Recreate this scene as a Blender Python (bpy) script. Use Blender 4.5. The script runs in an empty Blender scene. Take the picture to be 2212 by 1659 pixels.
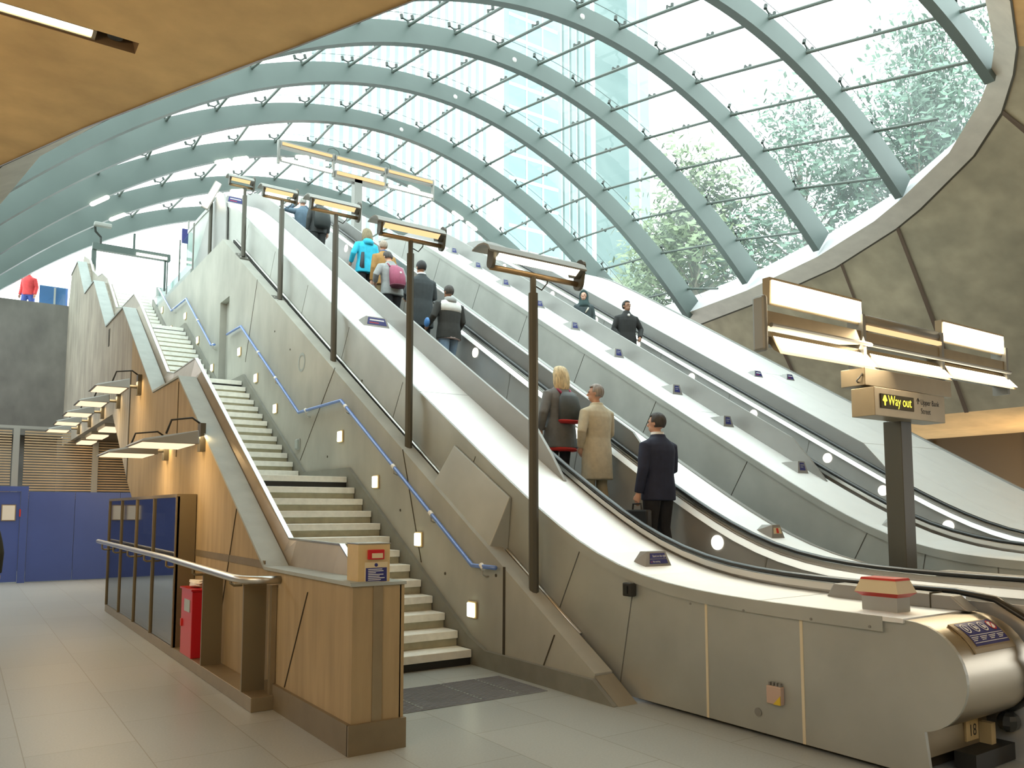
import bpy, bmesh, math, random
from mathutils import Vector, Matrix
random.seed(7)
SC = bpy.context.scene
COL = SC.collection
PI = math.pi

# ------------------------------------------------------------------ materials
def new_mat(name):
    m = bpy.data.materials.new(name); m.use_nodes = True
    nt = m.node_tree; nt.nodes.clear()
    out = nt.nodes.new('ShaderNodeOutputMaterial')
    return m, nt, out

def pbr(name, col, rough=.5, metal=0., var=0., scale=3., bump=0., stretch=(1, 1, 1), spec=.5, var2=0., scale2=.5):
    m, nt, out = new_mat(name)
    b = nt.nodes.new('ShaderNodeBsdfPrincipled')
    b.inputs['Roughness'].default_value = rough
    b.inputs['Metallic'].default_value = metal
    b.inputs['Specular IOR Level'].default_value = spec
    c = (col[0], col[1], col[2], 1)
    b.inputs['Base Color'].default_value = c
    nt.links.new(b.outputs[0], out.inputs[0])
    if var or bump:
        tc = nt.nodes.new('ShaderNodeTexCoord'); mp = nt.nodes.new('ShaderNodeMapping')
        mp.inputs['Scale'].default_value = stretch
        nt.links.new(tc.outputs['Object'], mp.inputs['Vector'])
        nz = nt.nodes.new('ShaderNodeTexNoise'); nz.inputs['Scale'].default_value = scale
        nz.inputs['Detail'].default_value = 6
        nt.links.new(mp.outputs[0], nz.inputs['Vector'])
        if var:
            mx = nt.nodes.new('ShaderNodeMix'); mx.data_type = 'RGBA'
            mx.inputs[6].default_value = tuple(v * (1 - var) for v in col) + (1,)
            mx.inputs[7].default_value = tuple(min(1, v * (1 + var)) for v in col) + (1,)
            rp = nt.nodes.new('ShaderNodeValToRGB')
            rp.color_ramp.elements[0].position = .3; rp.color_ramp.elements[1].position = .7
            nt.links.new(nz.outputs['Fac'], rp.inputs[0]); nt.links.new(rp.outputs[0], mx.inputs[0])
            last = mx.outputs[2]
            if var2:
                n2 = nt.nodes.new('ShaderNodeTexNoise'); n2.inputs['Scale'].default_value = scale2; n2.inputs['Detail'].default_value = 3
                nt.links.new(tc.outputs['Object'], n2.inputs['Vector'])
                r2 = nt.nodes.new('ShaderNodeValToRGB')
                lo = 1 - var2
                r2.color_ramp.elements[0].position = .35; r2.color_ramp.elements[0].color = (lo, lo, lo, 1)
                r2.color_ramp.elements[1].position = .65
                nt.links.new(n2.outputs['Fac'], r2.inputs[0])
                mu = nt.nodes.new('ShaderNodeMix'); mu.data_type = 'RGBA'; mu.blend_type = 'MULTIPLY'; mu.inputs[0].default_value = 1
                nt.links.new(last, mu.inputs[6]); nt.links.new(r2.outputs[0], mu.inputs[7]); last = mu.outputs[2]
            nt.links.new(last, b.inputs['Base Color'])
        if bump:
            bp = nt.nodes.new('ShaderNodeBump'); bp.inputs['Strength'].default_value = bump; bp.inputs['Distance'].default_value = .02
            nt.links.new(nz.outputs['Fac'], bp.inputs['Height']); nt.links.new(bp.outputs[0], b.inputs['Normal'])
    return m

def emit(name, col, strength):
    m, nt, out = new_mat(name)
    e = nt.nodes.new('ShaderNodeEmission'); e.inputs[0].default_value = (*col, 1); e.inputs[1].default_value = strength
    nt.links.new(e.outputs[0], out.inputs[0])
    return m

def glass_mat(name, tint, gloss=.08, rough=.02, milk=0., milkcol=(.8, .95, .9)):
    m, nt, out = new_mat(name)
    t = nt.nodes.new('ShaderNodeBsdfTransparent'); t.inputs[0].default_value = (*tint, 1)
    g = nt.nodes.new('ShaderNodeBsdfGlossy'); g.inputs['Roughness'].default_value = rough
    mx = nt.nodes.new('ShaderNodeMixShader'); mx.inputs[0].default_value = gloss
    nt.links.new(t.outputs[0], mx.inputs[1]); nt.links.new(g.outputs[0], mx.inputs[2])
    last = mx
    if milk:
        d = nt.nodes.new('ShaderNodeBsdfTranslucent'); d.inputs[0].default_value = (*milkcol, 1)
        # streaky pale haze painted into the glass as a veil
        tc = nt.nodes.new('ShaderNodeTexCoord'); mp = nt.nodes.new('ShaderNodeMapping'); mp.inputs['Scale'].default_value = (.5, 2.2, .5)
        nz = nt.nodes.new('ShaderNodeTexNoise'); nz.inputs['Scale'].default_value = 1.2; nz.inputs['Detail'].default_value = 4
        nt.links.new(tc.outputs['Object'], mp.inputs[0]); nt.links.new(mp.outputs[0], nz.inputs['Vector'])
        ma = nt.nodes.new('ShaderNodeMath'); ma.operation = 'MULTIPLY'; ma.inputs[1].default_value = milk * 2
        nt.links.new(nz.outputs['Fac'], ma.inputs[0])
        m2 = nt.nodes.new('ShaderNodeMixShader')
        nt.links.new(ma.outputs[0], m2.inputs[0]); nt.links.new(mx.outputs[0], m2.inputs[1]); nt.links.new(d.outputs[0], m2.inputs[2])
        last = m2
    nt.links.new(last.outputs[0], out.inputs[0])
    return m

def floor_mat():
    m, nt, out = new_mat('stone_floor')
    b = nt.nodes.new('ShaderNodeBsdfPrincipled'); b.inputs['Roughness'].default_value = .32; b.inputs['Specular IOR Level'].default_value = .35
    tc = nt.nodes.new('ShaderNodeTexCoord'); mp = nt.nodes.new('ShaderNodeMapping')
    mp.inputs['Rotation'].default_value = (0, 0, PI / 2)
    mp.inputs['Location'].default_value = (.35, .28, 0)
    br = nt.nodes.new('ShaderNodeTexBrick')
    br.inputs['Color1'].default_value = (.365, .39, .375, 1); br.inputs['Color2'].default_value = (.415, .44, .42, 1)
    br.inputs['Mortar'].default_value = (.25, .24, .20, 1)
    br.inputs['Scale'].default_value = 1; br.inputs['Mortar Size'].default_value = .004; br.inputs['Mortar Smooth'].default_value = .2
    br.inputs['Brick Width'].default_value = 1.25; br.inputs['Row Height'].default_value = .72
    nt.links.new(tc.outputs['Object'], mp.inputs[0]); nt.links.new(mp.outputs[0], br.inputs['Vector'])
    nz = nt.nodes.new('ShaderNodeTexNoise'); nz.inputs['Scale'].default_value = 60; nz.inputs['Detail'].default_value = 3
    nt.links.new(tc.outputs['Object'], nz.inputs['Vector'])
    rp = nt.nodes.new('ShaderNodeValToRGB'); rp.color_ramp.elements[0].color = (.86, .86, .86, 1); rp.color_ramp.elements[0].position = .3; rp.color_ramp.elements[1].position = .75
    nt.links.new(nz.outputs['Fac'], rp.inputs[0])
    mu = nt.nodes.new('ShaderNodeMix'); mu.data_type = 'RGBA'; mu.blend_type = 'MULTIPLY'; mu.inputs[0].default_value = 1
    nt.links.new(br.outputs['Color'], mu.inputs[6]); nt.links.new(rp.outputs[0], mu.inputs[7])
    nt.links.new(mu.outputs[2], b.inputs['Base Color']); nt.links.new(b.outputs[0], out.inputs[0])
    return m

M = {}
M['floor'] = floor_mat()
M['conc'] = pbr('smooth_grey_concrete', (.43, .43, .38), .8, var=.10, scale=2.2, bump=.05, stretch=(1, 1, .5), var2=.14, scale2=.7)
M['board'] = pbr('board_marked_concrete', (.37, .275, .15), .8, var=.13, scale=3.5, bump=.08, stretch=(3, 3, .35), var2=.12, scale2=.9)
M['board_far'] = pbr('patchy_grey_concrete', (.37, .335, .27), .85, var=.2, scale=3.0, bump=.12, stretch=(2.5, 2.5, .3), var2=.2, scale2=1.3)
M['dark_conc'] = pbr('dark_concrete', (.20, .20, .185), .85, var=.2, scale=2., bump=.08, stretch=(1, 1, .5), var2=.25, scale2=1.1)
M['soffit'] = pbr('ochre_concrete', (.60, .41, .19), .85, var=.10, scale=2.4, bump=.08, var2=.15, scale2=.5)
M['shell'] = pbr('olive_concrete', (.36, .31, .21), .85, var=.12, scale=2.2, bump=.08, var2=.22, scale2=.55)
M['rim'] = pbr('rim_concrete', (.55, .52, .45), .8, var=.08, scale=3.)
M['reveal'] = pbr('pale_rim_panel', (.60, .60, .62), .6, var=.05, scale=2.)
M['coping'] = pbr('pale_coping_concrete', (.33, .365, .35), .7, var=.08, scale=5., bump=.04)
M['skirting'] = pbr('grey_skirting', (.22, .22, .19), .6, var=.1, scale=4.)
M['brownskirt'] = pbr('brown_skirting', (.22, .175, .11), .5, .3, var=.1, scale=4.)
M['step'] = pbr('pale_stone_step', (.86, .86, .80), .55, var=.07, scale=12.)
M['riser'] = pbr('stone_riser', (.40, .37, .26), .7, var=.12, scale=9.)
M['black'] = pbr('black_strip', (.02, .02, .018), .6)
M['joint'] = pbr('dark_joint', (.05, .042, .025), .9)
M['joint_b'] = pbr('brown_joint', (.10, .065, .04), .9)
M['steel'] = pbr('brushed_steel', (.58, .57, .54), .34, 1., var=.05, scale=6., stretch=(1, .05, 1))
M['deck'] = pbr('satin_steel_deck', (.86, .87, .86), .48, .35, var=.02, scale=3.)
M['panel'] = pbr('dull_steel_panel', (.46, .475, .44), .45, .45, var=.08, scale=1.6, var2=.1, scale2=1.2)
M['guard'] = pbr('grey_steel_guard', (.31, .31, .295), .45, .35, var=.07, scale=2.2, stretch=(1, .5, 1))
M['inner'] = pbr('satin_inner_steel', (.62, .62, .60), .25, .5, var=.08, scale=1.5)
M['rubber'] = pbr('black_rubber', (.018, .02, .02), .3)
M['tread'] = pbr('escalator_step_metal', (.50, .52, .52), .4, .7)
M['pole'] = pbr('dark_bronze_paint', (.085, .08, .062), .45, .2)
M['hood'] = pbr('grey_lamp_metal', (.27, .27, .25), .45, .4)
M['tube'] = pbr('bronze_tube', (.34, .24, .13), .4, .6)
M['canopy'] = pbr('grey_green_steel_paint', (.088, .118, .108), .45, .0, var=.05, scale=1.5)
M['rod'] = pbr('grey_green_rod', (.105, .13, .115), .45)
M['fit'] = pbr('dark_fitting', (.05, .06, .055), .5, .3)
M['glass'] = glass_mat('canopy_glass', (.86, .965, .93), .06, .03, .055, (.72, .9, .84))
M['pane'] = glass_mat('clear_pane', (.86, .95, .94), .08, .02)
M['case_glass'] = glass_mat('case_glass', (.42, .43, .46), .55, .04)
M['blue'] = pbr('blue_hoarding_paint', (.055, .10, .36), .5, var=.06, scale=1.)
M['bluesign'] = pbr('blue_sign_enamel', (.025, .03, .17), .35)
M['bluerail'] = pbr('blue_rail_coating', (.15, .26, .62), .25, .1)
M['white'] = pbr('white_paint', (.8, .8, .78), .5)
M['paper'] = pbr('paper', (.78, .76, .72), .7)
M['red'] = pbr('red_paint', (.50, .012, .02), .3)
M['redband'] = pbr('red_band', (.55, .03, .02), .4)
M['cream'] = pbr('cream_plastic', (.66, .56, .36), .45)
M['bronze'] = pbr('brown_steel', (.32, .26, .17), .4, .6, var=.06, scale=5.)
M['bronze2'] = pbr('grey_brown_steel', (.33, .29, .23), .4, .5, var=.06, scale=5.)
M['newel'] = pbr('warm_reflection_steel', (.46, .41, .32), .33, 1., var=.05, scale=6., stretch=(.05, 1, 1))  # brown of the reflected ceiling is put into this steel's colour
M['seam'] = pbr('pale_brass_strip', (.80, .70, .50), .4, .3)
M['case'] = pbr('case_brown_steel', (.22, .18, .11), .4, .5)
M['yellowbox'] = pbr('yellowed_box_metal', (.62, .47, .24), .45, .2, var=.06, scale=6.)
M['yellow'] = pbr('yellow_paint', (.7, .5, .04), .4)
M['slat'] = pbr('timber_slat', (.58, .44, .27), .6, var=.1, scale=3.)
M['greypost'] = pbr('grey_post_paint', (.38, .40, .38), .5)
M['mat'] = pbr('tactile_grey', (.21, .21, .225), .75, var=.08, scale=8.)
M['dark'] = pbr('dark_interior', (.035, .026, .015), .8)
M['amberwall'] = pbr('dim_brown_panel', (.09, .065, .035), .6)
M['pave'] = pbr('street_paving', (.55, .56, .54), .8, var=.05, scale=2.)
M['tower'] = pbr('pale_tower_cladding', (.66, .72, .71), .6)
M['towerglass'] = pbr('tower_blue_glass', (.14, .235, .255), .25, var=.15, scale=.12)
M['towerstripe'] = pbr('tower_stripe_glass', (.17, .24, .24), .4)
M['leaf'] = pbr('leaf_green', (.12, .20, .145), .6, var=.35, scale=.9)
M['leaf2'] = pbr('yellowing_leaf', (.19, .245, .13), .6, var=.3, scale=.9)
M['bark'] = pbr('bark', (.16, .14, .11), .9, var=.2, scale=3.)
M['lamp'] = emit('warm_flood_glow', (1, .84, .58), 5)
M['lamp2'] = emit('warm_strip_glow', (1, .62, .30), 1.0)
M['lamp3'] = emit('peach_flood_glow', (1, .70, .44), 1.15)
M['lampw'] = emit('white_tube_glow', (1, .93, .78), 6)
M['bulk'] = emit('greenish_bulkhead_glow', (.98, 1, .70), 3.2)
M['disc'] = emit('cream_disc_glow', (1, .95, .80), 2.4)
M['led'] = emit('yellow_led_glow', (1, .85, .06), 2.2)
M['unlit'] = pbr('unlit_diffuser', (.35, .40, .38), .3)

def cloth(name, c, r=.85): return pbr(name, c, r, var=.1, scale=14.)
SKIN = {'light': pbr('light_skin', (.62, .36, .26), .55), 'mid': pbr('tan_skin', (.42, .23, .14), .55), 'brown': pbr('brown_skin', (.30, .16, .10), .55)}

# ------------------------------------------------------------------ geometry helpers
class MB:
    def __init__(s): s.b = bmesh.new()
    def face(s, vs):
        try: return s.b.faces.new([v if isinstance(v, bmesh.types.BMVert) else s.b.verts.new(v) for v in vs])
        except ValueError: return None
    def box(s, x0, x1, y0, y1, z0, z1):
        v = [s.b.verts.new(p) for p in ((x0,y0,z0),(x1,y0,z0),(x1,y1,z0),(x0,y1,z0),(x0,y0,z1),(x1,y0,z1),(x1,y1,z1),(x0,y1,z1))]
        for f in ((3,2,1,0),(4,5,6,7),(0,1,5,4),(1,2,6,5),(2,3,7,6),(3,0,4,7)): s.b.faces.new([v[i] for i in f])
        return s
    def hexa(s, lo, hi):
        v = [s.b.verts.new(p) for p in list(lo) + list(hi)]
        for f in ((3,2,1,0),(4,5,6,7),(0,1,5,4),(1,2,6,5),(2,3,7,6),(3,0,4,7)): s.b.faces.new([v[i] for i in f])
        return s
    def prism_x(s, poly, x0, x1):
        "poly of (y,z), extruded along x"
        a = [s.b.verts.new((x0, y, z)) for y, z in poly]; c = [s.b.verts.new((x1, y, z)) for y, z in poly]
        n = len(poly)
        s.b.faces.new(a); s.b.faces.new(c[::-1])
        for i in range(n): s.b.faces.new((a[i], c[i], c[(i+1) % n], a[(i+1) % n]))
        return s
    def prism_z(s, poly, z0, z1):
        a = [s.b.verts.new((x, y, z0)) for x, y in poly]; c = [s.b.verts.new((x, y, z1)) for x, y in poly]
        n = len(poly); s.b.faces.new(a); s.b.faces.new(c[::-1])
        for i in range(n): s.b.faces.new((a[i], c[i], c[(i+1) % n], a[(i+1) % n]))
        return s
    def loft(s, rings, closed=True, cap=True):
        rr = [[s.b.verts.new(p) for p in r] for r in rings]
        n = len(rr[0])
        for a, c in zip(rr, rr[1:]):
            for i in range(n if closed else n - 1):
                j = (i + 1) % n
                try: s.b.faces.new((a[i], a[j], c[j], c[i]))
                except ValueError: pass
        if cap and closed:
            for r in (rr[0][::-1], rr[-1]):
                try: s.b.faces.new(r)
                except ValueError: pass
        return s
    def tube(s, path, r, seg=10, cap=True):
        P = [Vector(p) for p in path]
        R = r if isinstance(r, (list, tuple)) else [r] * len(P)
        rings = []; nrm = None
        for i, p in enumerate(P):
            if i == 0: t = P[1] - P[0]
            elif i == len(P) - 1: t = P[-1] - P[-2]
            else: t = (P[i+1] - p).normalized() + (p - P[i-1]).normalized()
            t.normalize()
            if nrm is None:
                nrm = t.orthogonal().normalized()
            nrm = (nrm - t * nrm.dot(t))
            if nrm.length < 1e-6: nrm = t.orthogonal()
            nrm.normalize(); bn = t.cross(nrm)
            rings.append([p + (nrm * math.cos(2*PI*k/seg) + bn * math.sin(2*PI*k/seg)) * R[i] for k in range(seg)])
        return s.loft(rings, True, cap)
    def ell(s, c, r, seg=16, rows=10):
        rings = []
        for i in range(rows + 1):
            t = PI * i / rows; q = max(math.sin(t), .02)
            rings.append([(c[0] + r[0]*q*math.cos(2*PI*k/seg), c[1] + r[1]*q*math.sin(2*PI*k/seg), c[2] - r[2]*math.cos(t)) for k in range(seg)])
        return s.loft(rings)
    def cylx(s, c, r, h, seg=24):
        return s.tube([(c[0]-h/2, c[1], c[2]), (c[0]+h/2, c[1], c[2])], r, seg)
    def cylz(s, c, r, h, seg=20, r2=None):
        return s.tube([(c[0], c[1], c[2]), (c[0], c[1], c[2]+h)], [r, r if r2 is None else r2], seg)
    def build(s, name, mat, parent=None, smooth=False, bevel=0.):
        bmesh.ops.remove_doubles(s.b, verts=s.b.verts, dist=1e-6)
        bmesh.ops.recalc_face_normals(s.b, faces=s.b.faces)
        me = bpy.data.meshes.new(name); s.b.to_mesh(me); s.b.free()
        o = bpy.data.objects.new(name, me); COL.objects.link(o)
        me.materials.append(mat)
        if smooth:
            for p in me.polygons: p.use_smooth = True
        if bevel:
            bv = o.modifiers.new('bevel', 'BEVEL'); bv.width = bevel; bv.segments = 2; bv.limit_method = 'ANGLE'
        if parent: attach(o, parent)
        return o

def attach(o, parent):
    o.parent = parent
    o.matrix_parent_inverse = Matrix.LocRotScale(gloc(parent), parent.rotation_euler.copy(), None).inverted() if parent.get('_pw') is None else Matrix.Identity(4)

def gloc(o):
    l = o.location.copy()
    if o.parent: pass
    return l

def tag(o, label=None, cat=None, group=None, kind=None):
    if label: o['label'] = label
    if cat: o['category'] = cat
    if group: o['group'] = group
    if kind: o['kind'] = kind
    return o

def thing(name, label, cat, loc=(0, 0, 0), group=None, kind=None):
    o = bpy.data.objects.new(name, None); COL.objects.link(o); o.location = loc
    o.empty_display_size = .2
    return tag(o, label, cat, group, kind)

def struct(o): o['kind'] = 'structure'; return o

def text(s, size, mat, origin, xdir, ydir, name='lettering', parent=None, align='LEFT', lift=.002, sx=1.):
    cu = bpy.data.curves.new('t', 'FONT'); cu.body = s; cu.size = size; cu.align_x = align
    to = bpy.data.objects.new('t', cu); COL.objects.link(to)
    bpy.context.view_layer.update()
    dg = bpy.context.evaluated_depsgraph_get()
    me = bpy.data.meshes.new_from_object(to.evaluated_get(dg))
    bpy.data.objects.remove(to)
    X = Vector(xdir).normalized(); Y = Vector(ydir).normalized(); Z = X.cross(Y)
    O = Vector(origin) + Z * lift
    for v in me.vertices: v.co = O + X * v.co.x * sx + Y * v.co.y
    me.materials.clear(); me.materials.append(mat)
    o = bpy.data.objects.new(name, me); COL.objects.link(o)
    if parent: attach(o, parent)
    return o

def plate(o, xdir, ydir, w, h, t, mat, name, parent=None, bevel=0.):
    "thin rectangular plate: o = lower left corner, thickness along x cross y"
    X = Vector(xdir).normalized(); Y = Vector(ydir).normalized(); Z = X.cross(Y)
    O = Vector(o)
    lo = [O, O + X*w, O + X*w + Y*h, O + Y*h]
    return MB().hexa(lo, [p + Z*t for p in lo]).build(name, mat, parent, bevel=bevel)

def ordn(i): return ['first','second','third','fourth','fifth','sixth','seventh','eighth','ninth','tenth','eleventh','twelfth','thirteenth','fourteenth','fifteenth','sixteenth','seventeenth','eighteenth','nineteenth','twentieth'][i] if i < 20 else str(i+1) + 'th'

# ------------------------------------------------------------------ profile functions
UP = 8.79                                   # street level
def sp(t, k): return k * math.log1p(math.exp(max(-40, min(40, t / k))))
def ef(y, off=0.):
    "height of an escalator deck above the floor at y (off shifts the whole run)"
    l = -2.41 + .595 * y
    z = 1.0 + sp(l - 1.0, .32)
    z = UP + 1.0 - sp(UP + 1.0 - z, .38)
    return z + off
def yr(a, b, st=.35):
    n = max(2, int(round((b - a) / st))); return [a + (b - a) * i / n for i in range(n + 1)]

# ================================================================== SETTING
struct(MB().box(-12, 24, -8, 30, -.3, 0).build('floor', M['floor']))

# ---- ochre soffit and the olive shell on the right: lofted from the rim of the opening outward
S = [(19.75,22,7.6),(19.6,20,7.6),(19.246,17.4,7.616),(18.711,14.7,7.672),(18.35,12,7.931),(17.6,9.9,8.2),(17.178,9.1,8.326),(16.67,7.7,8.88),(15.99,6.85,9.226),(15.0,6.2,9.37),(14.1,5.75,9.357),(12.4,5.1,9.16),(10,4.6,8.9),(7.5,4.7,8.4),(5.5,5.4,7.8),(3.75,7.474,7.2),(3.037,8.964,7.2),(2.163,10.705,7.2),(1.2,12.7,7.2),(0.258,14.882,7.2),(-.2,17,7.2),(-.5,19,7.2)]
P = [(19.1,22,7.95),(19.0,20,7.92),(18.686,17.4,7.914),(18.156,14.7,7.912),(17.577,12.0,8.072),(17.0,10.1,8.3),(16.671,9.3,8.457),(16.266,8.0,8.94),(15.6,7.05,9.43),(15.044,6.6,9.57),(14.321,6.2,9.652),(12.7,5.6,9.6),(10.3,5.2,9.4),(7.8,5.4,9.0),(6,6.2,8.4),(4.4,8.0,7.9),(3.6,9.4,7.8),(2.6,11.2,7.65),(1.5,13.1,7.55),(0.8,14.9,7.5),(0.343,17.74,7.5),(-.2,20,7.5)]
G = [(19.85,22,8.7),(19.75,20,8.7),(19.406,17.4,8.67),(18.961,14.7,8.72),(18.306,12.0,8.88),(17.7,10.1,9.05),(17.32,9.3,9.15),(16.9,7.8,9.6),(16.2,6.7,10.0),(15.5,6.1,10.15),(14.6,5.6,10.25),(12.8,5.0,10.2),(10.3,4.5,10.0),(7.6,4.6,9.5),(5.6,5.3,9.0),(4.0,7.3,8.5),(3.2,8.9,8.3),(2.2,10.6,8.2),(1.1,12.6,8.1),(0.3,14.5,8.0),(-.3,17.3,8.0),(-.8,20,8.0)]
W = [(22,22,4.3),(22,20,4.3),(22,17.6,4.3),(22,15.2,4.3),(22,12.8,4.3),(22,10.7,4.3),(22,9.3,4.3),(22,7.2,4.3),(22,4,4.3),(22,0,4.3),(20,-4,4.4),(16,-6,5),(10,-7,5.5),(4,-7,6),(0,-6,6.3),(-5,-3,6.5),(-8,2,6.6),(-10,7,6.6),(-11,11,6.7),(-11,14,6.7),(-11,17,6.8),(-11,21,6.8)]
def shell_pt(i, t):
    a = Vector(S[i]); w = Vector(W[i]); p = a.lerp(w, t)
    p.z += .45 * math.sin(PI * t) * (1 if i > 8 else .15)
    return p
def loft_idx(rows, i0, i1, name, mat, smooth=True):
    m = MB(); m.loft([[rows(i, k) for i in range(i0, i1 + 1)] for k in range(99) if rows(i0, k) is not None], closed=False, cap=False)
    return struct(m.build(name, mat, smooth=smooth))
TS = [0, .08, .2, .35, .5, .65, .8, 1]
rw = lambda i, k: shell_pt(i, TS[k]) if k < len(TS) else None
loft_idx(rw, 0, 10, 'wall_right', M['shell'])
# the ceiling is the same shell with the lamp slot cut out of it
SL = dict(y0=9.95, y1=10.22, x0=-1.6, x1=1.48)
struct(MB().loft([[rw(i, k) for i in range(10, 16)] for k in range(len(TS))], closed=False, cap=False).build('ceiling', M['soffit'], smooth=True))
def ceil_z(x, y): return 7.14
mm = MB()
left_edge = [S[i] for i in range(15, 22)]
# flat soffit on the left, split round the slot
def sx_at(y):
    pts = left_edge
    for a, b in zip(pts, pts[1:]):
        if a[1] <= y <= b[1]: return a[0] + (b[0]-a[0]) * (y-a[1]) / (b[1]-a[1])
    return pts[-1][0]
ys = sorted(set([S[15][1], 8.2, 8.964, SL['y0'], SL['y1'], 10.705, 11.7, 12.7, 13.8, 14.882, 16, 17, 19]))
for a, b in zip(ys, ys[1:]):
    xs0, xs1 = sx_at(a), sx_at(b)
    if abs(a - SL['y0']) < 1e-6:
        mm.face([(-11, a, 7.2), (SL['x0'], a, 7.2), (SL['x0'], b, 7.2), (-11, b, 7.2)])
        mm.face([(SL['x1'], a, 7.2), (xs0, a, 7.2), (xs1, b, 7.2), (SL['x1'], b, 7.2)])
    else:
        mm.face([(-11, a, 7.2), (xs0, a, 7.2), (xs1, b, 7.2), (-11, b, 7.2)])
mm.face([(-11, 2, 6.7), (-6, -3, 6.5), S[15], (-11, S[15][1], 7.2)])
mm.face([W[15], (-6, -3, 6.5), S[15]])
struct(mm.build('ceiling', M['soffit']))
# recess above the slot
x0, x1, y0, y1 = SL['x0'], SL['x1'], SL['y0'], SL['y1']
mm = MB()
for q in ([(x0,y0,7.2),(x1,y0,7.2),(x1,y0,7.55),(x0,y0,7.55)], [(x0,y1,7.2),(x1,y1,7.2),(x1,y1,7.55),(x0,y1,7.55)], [(x1,y0,7.2),(x1,y1,7.2),(x1-.08,y1,7.55),(x1-.08,y0,7.55)], [(x0,y0,7.2),(x0,y1,7.2),(x0,y1,7.55),(x0,y0,7.55)], [(x0,y0,7.55),(x1,y0,7.55),(x1,y1,7.55),(x0,y1,7.55)]):
    mm.face(q)
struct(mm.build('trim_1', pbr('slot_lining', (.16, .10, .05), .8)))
t = thing('slot_light', 'bright strip light set in the long slot of the ochre ceiling', 'light', (0, 10.08, 7.2))
MB().box(-1.55, 1.0, 10.0, 10.17, 7.23, 7.27).build('diffuser', M['lamp'], t)
MB().box(-1.58, 1.04, 9.965, 9.995, 7.215, 7.32).box(-1.58, 1.04, 10.175, 10.205, 7.215, 7.32).box(1.0, 1.04, 10.0, 10.17, 7.215, 7.32).box(-1.55, 1.0, 10.0, 10.17, 7.272, 7.40).build('frame', M['bronze'], t)
t = thing('slot_speaker', 'small round black speaker at the end of the ceiling slot', 'speaker', (1.2, 10.08, 7.3))
MB().tube([(1.24, 10.08, 7.26), (1.24, 10.08, 7.36)], [.085, .075], 20).build('cone', M['black'], t, smooth=False)
MB().tube([(1.24, 10.08, 7.36), (1.24, 10.08, 7.549)], .02, 8).build('stem', M['joint_b'], t)
# grooves in the shell wall
def groove(i0, f, name, w=.055):
    mm = MB(); rows = []
    for k in range(15):
        tt = k / 14
        a = shell_pt(i0, tt).lerp(shell_pt(i0 + 1, tt), f)
        d = (shell_pt(i0 + 1, tt) - shell_pt(i0, tt)).normalized()
        rows.append([a - d*w + Vector((-.03, -.02, -.02)), a + d*w + Vector((-.03, -.02, -.02))])
    mm.loft(rows, closed=False, cap=False)
    return struct(mm.build(name, M['joint_b']))
groove(5, 0., 'trim_2'); groove(8, .0, 'trim_3', .07); groove(4, .1, 'trim_4', .04); groove(3, .0, 'trim_5', .05)
# rim band, its shadow gap, and the pale reveal
def band(A, B, name, mat, n0=0, n1=22, thick=None):
    mm = MB(); mm.loft([[A[i] for i in range(n0, n1)], [B[i] for i in range(n0, n1)]], closed=False, cap=False)
    return struct(mm.build(name, mat, smooth=True))
Sg = []
for a, p in zip(S, P):
    a = Vector(a); p = Vector(p); Sg.append(a.lerp(p, .06) + Vector((0, 0, -.02)))
band([Vector(a) + (Vector(a)-Vector(p)).normalized()*.02 + Vector((0,0,-.02)) for a, p in zip(S, P)], Sg, 'trim_6', M['joint'])
band(Sg, P, 'trim_7', M['rim'])
band(P, G, 'trim_8', M['reveal'], 0, 22)
# roof slab outside, so no sky leaks in round the opening
band(G, [Vector(w) + Vector((0, 0, 2.5)) for w in W], 'ceiling', M['rim'])

# right hand low hall: ochre soffit below the shell, dark void behind
struct(MB().loft([[(22, -4, 4.3), (22, 23, 4.3)], [(23.2, -4, 4.02), (23.2, 23, 4.02)], [(25.5, -4, 3.95), (25.5, 23, 3.95)]], closed=False, cap=False).build('ceiling', M['soffit'], smooth=True))
struct(MB().box(25.4, 25.7, -4, 23, 0, 4.2).build('wall_right', M['amberwall']))
for k, yy in enumerate((7.0, 10.6, 13.4)):
    struct(MB().box(25.3, 25.4, yy, yy + .12, 0, 3.9).build('trim_%d' % (9 + k), M['joint']))
# outer walls of the hall (mostly unseen, they close the room)
struct(MB().box(-12.3, -12, -8, 26, 0, 7.2).build('wall_west', M['board']))
struct(MB().box(-12, 24, -8.3, -8, 0, 7.2).build('wall_near', M['board']))
struct(MB().box(-12, 2.33, 26.2, 26.6, 3.8, 7.62).build('wall_back', M['dark_conc']))
struct(MB().box(2.2, 4.82, 26.3, 26.5, 0, 3.75).build('wall_back', M['dark_conc']))
struct(MB().box(-12, 2.33, 26.55, 27.0, 0, 3.9).build('wall_back', M['dark_conc']))
# street level beyond
struct(MB().box(-30, 2.31, 26.6, 80, 7.3, 7.6).build('ground_street', M['pave']))
struct(MB().box(4.81, 60, 27, 90, UP-.3, UP-.02).build('ground_street', M['pave']))

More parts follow.
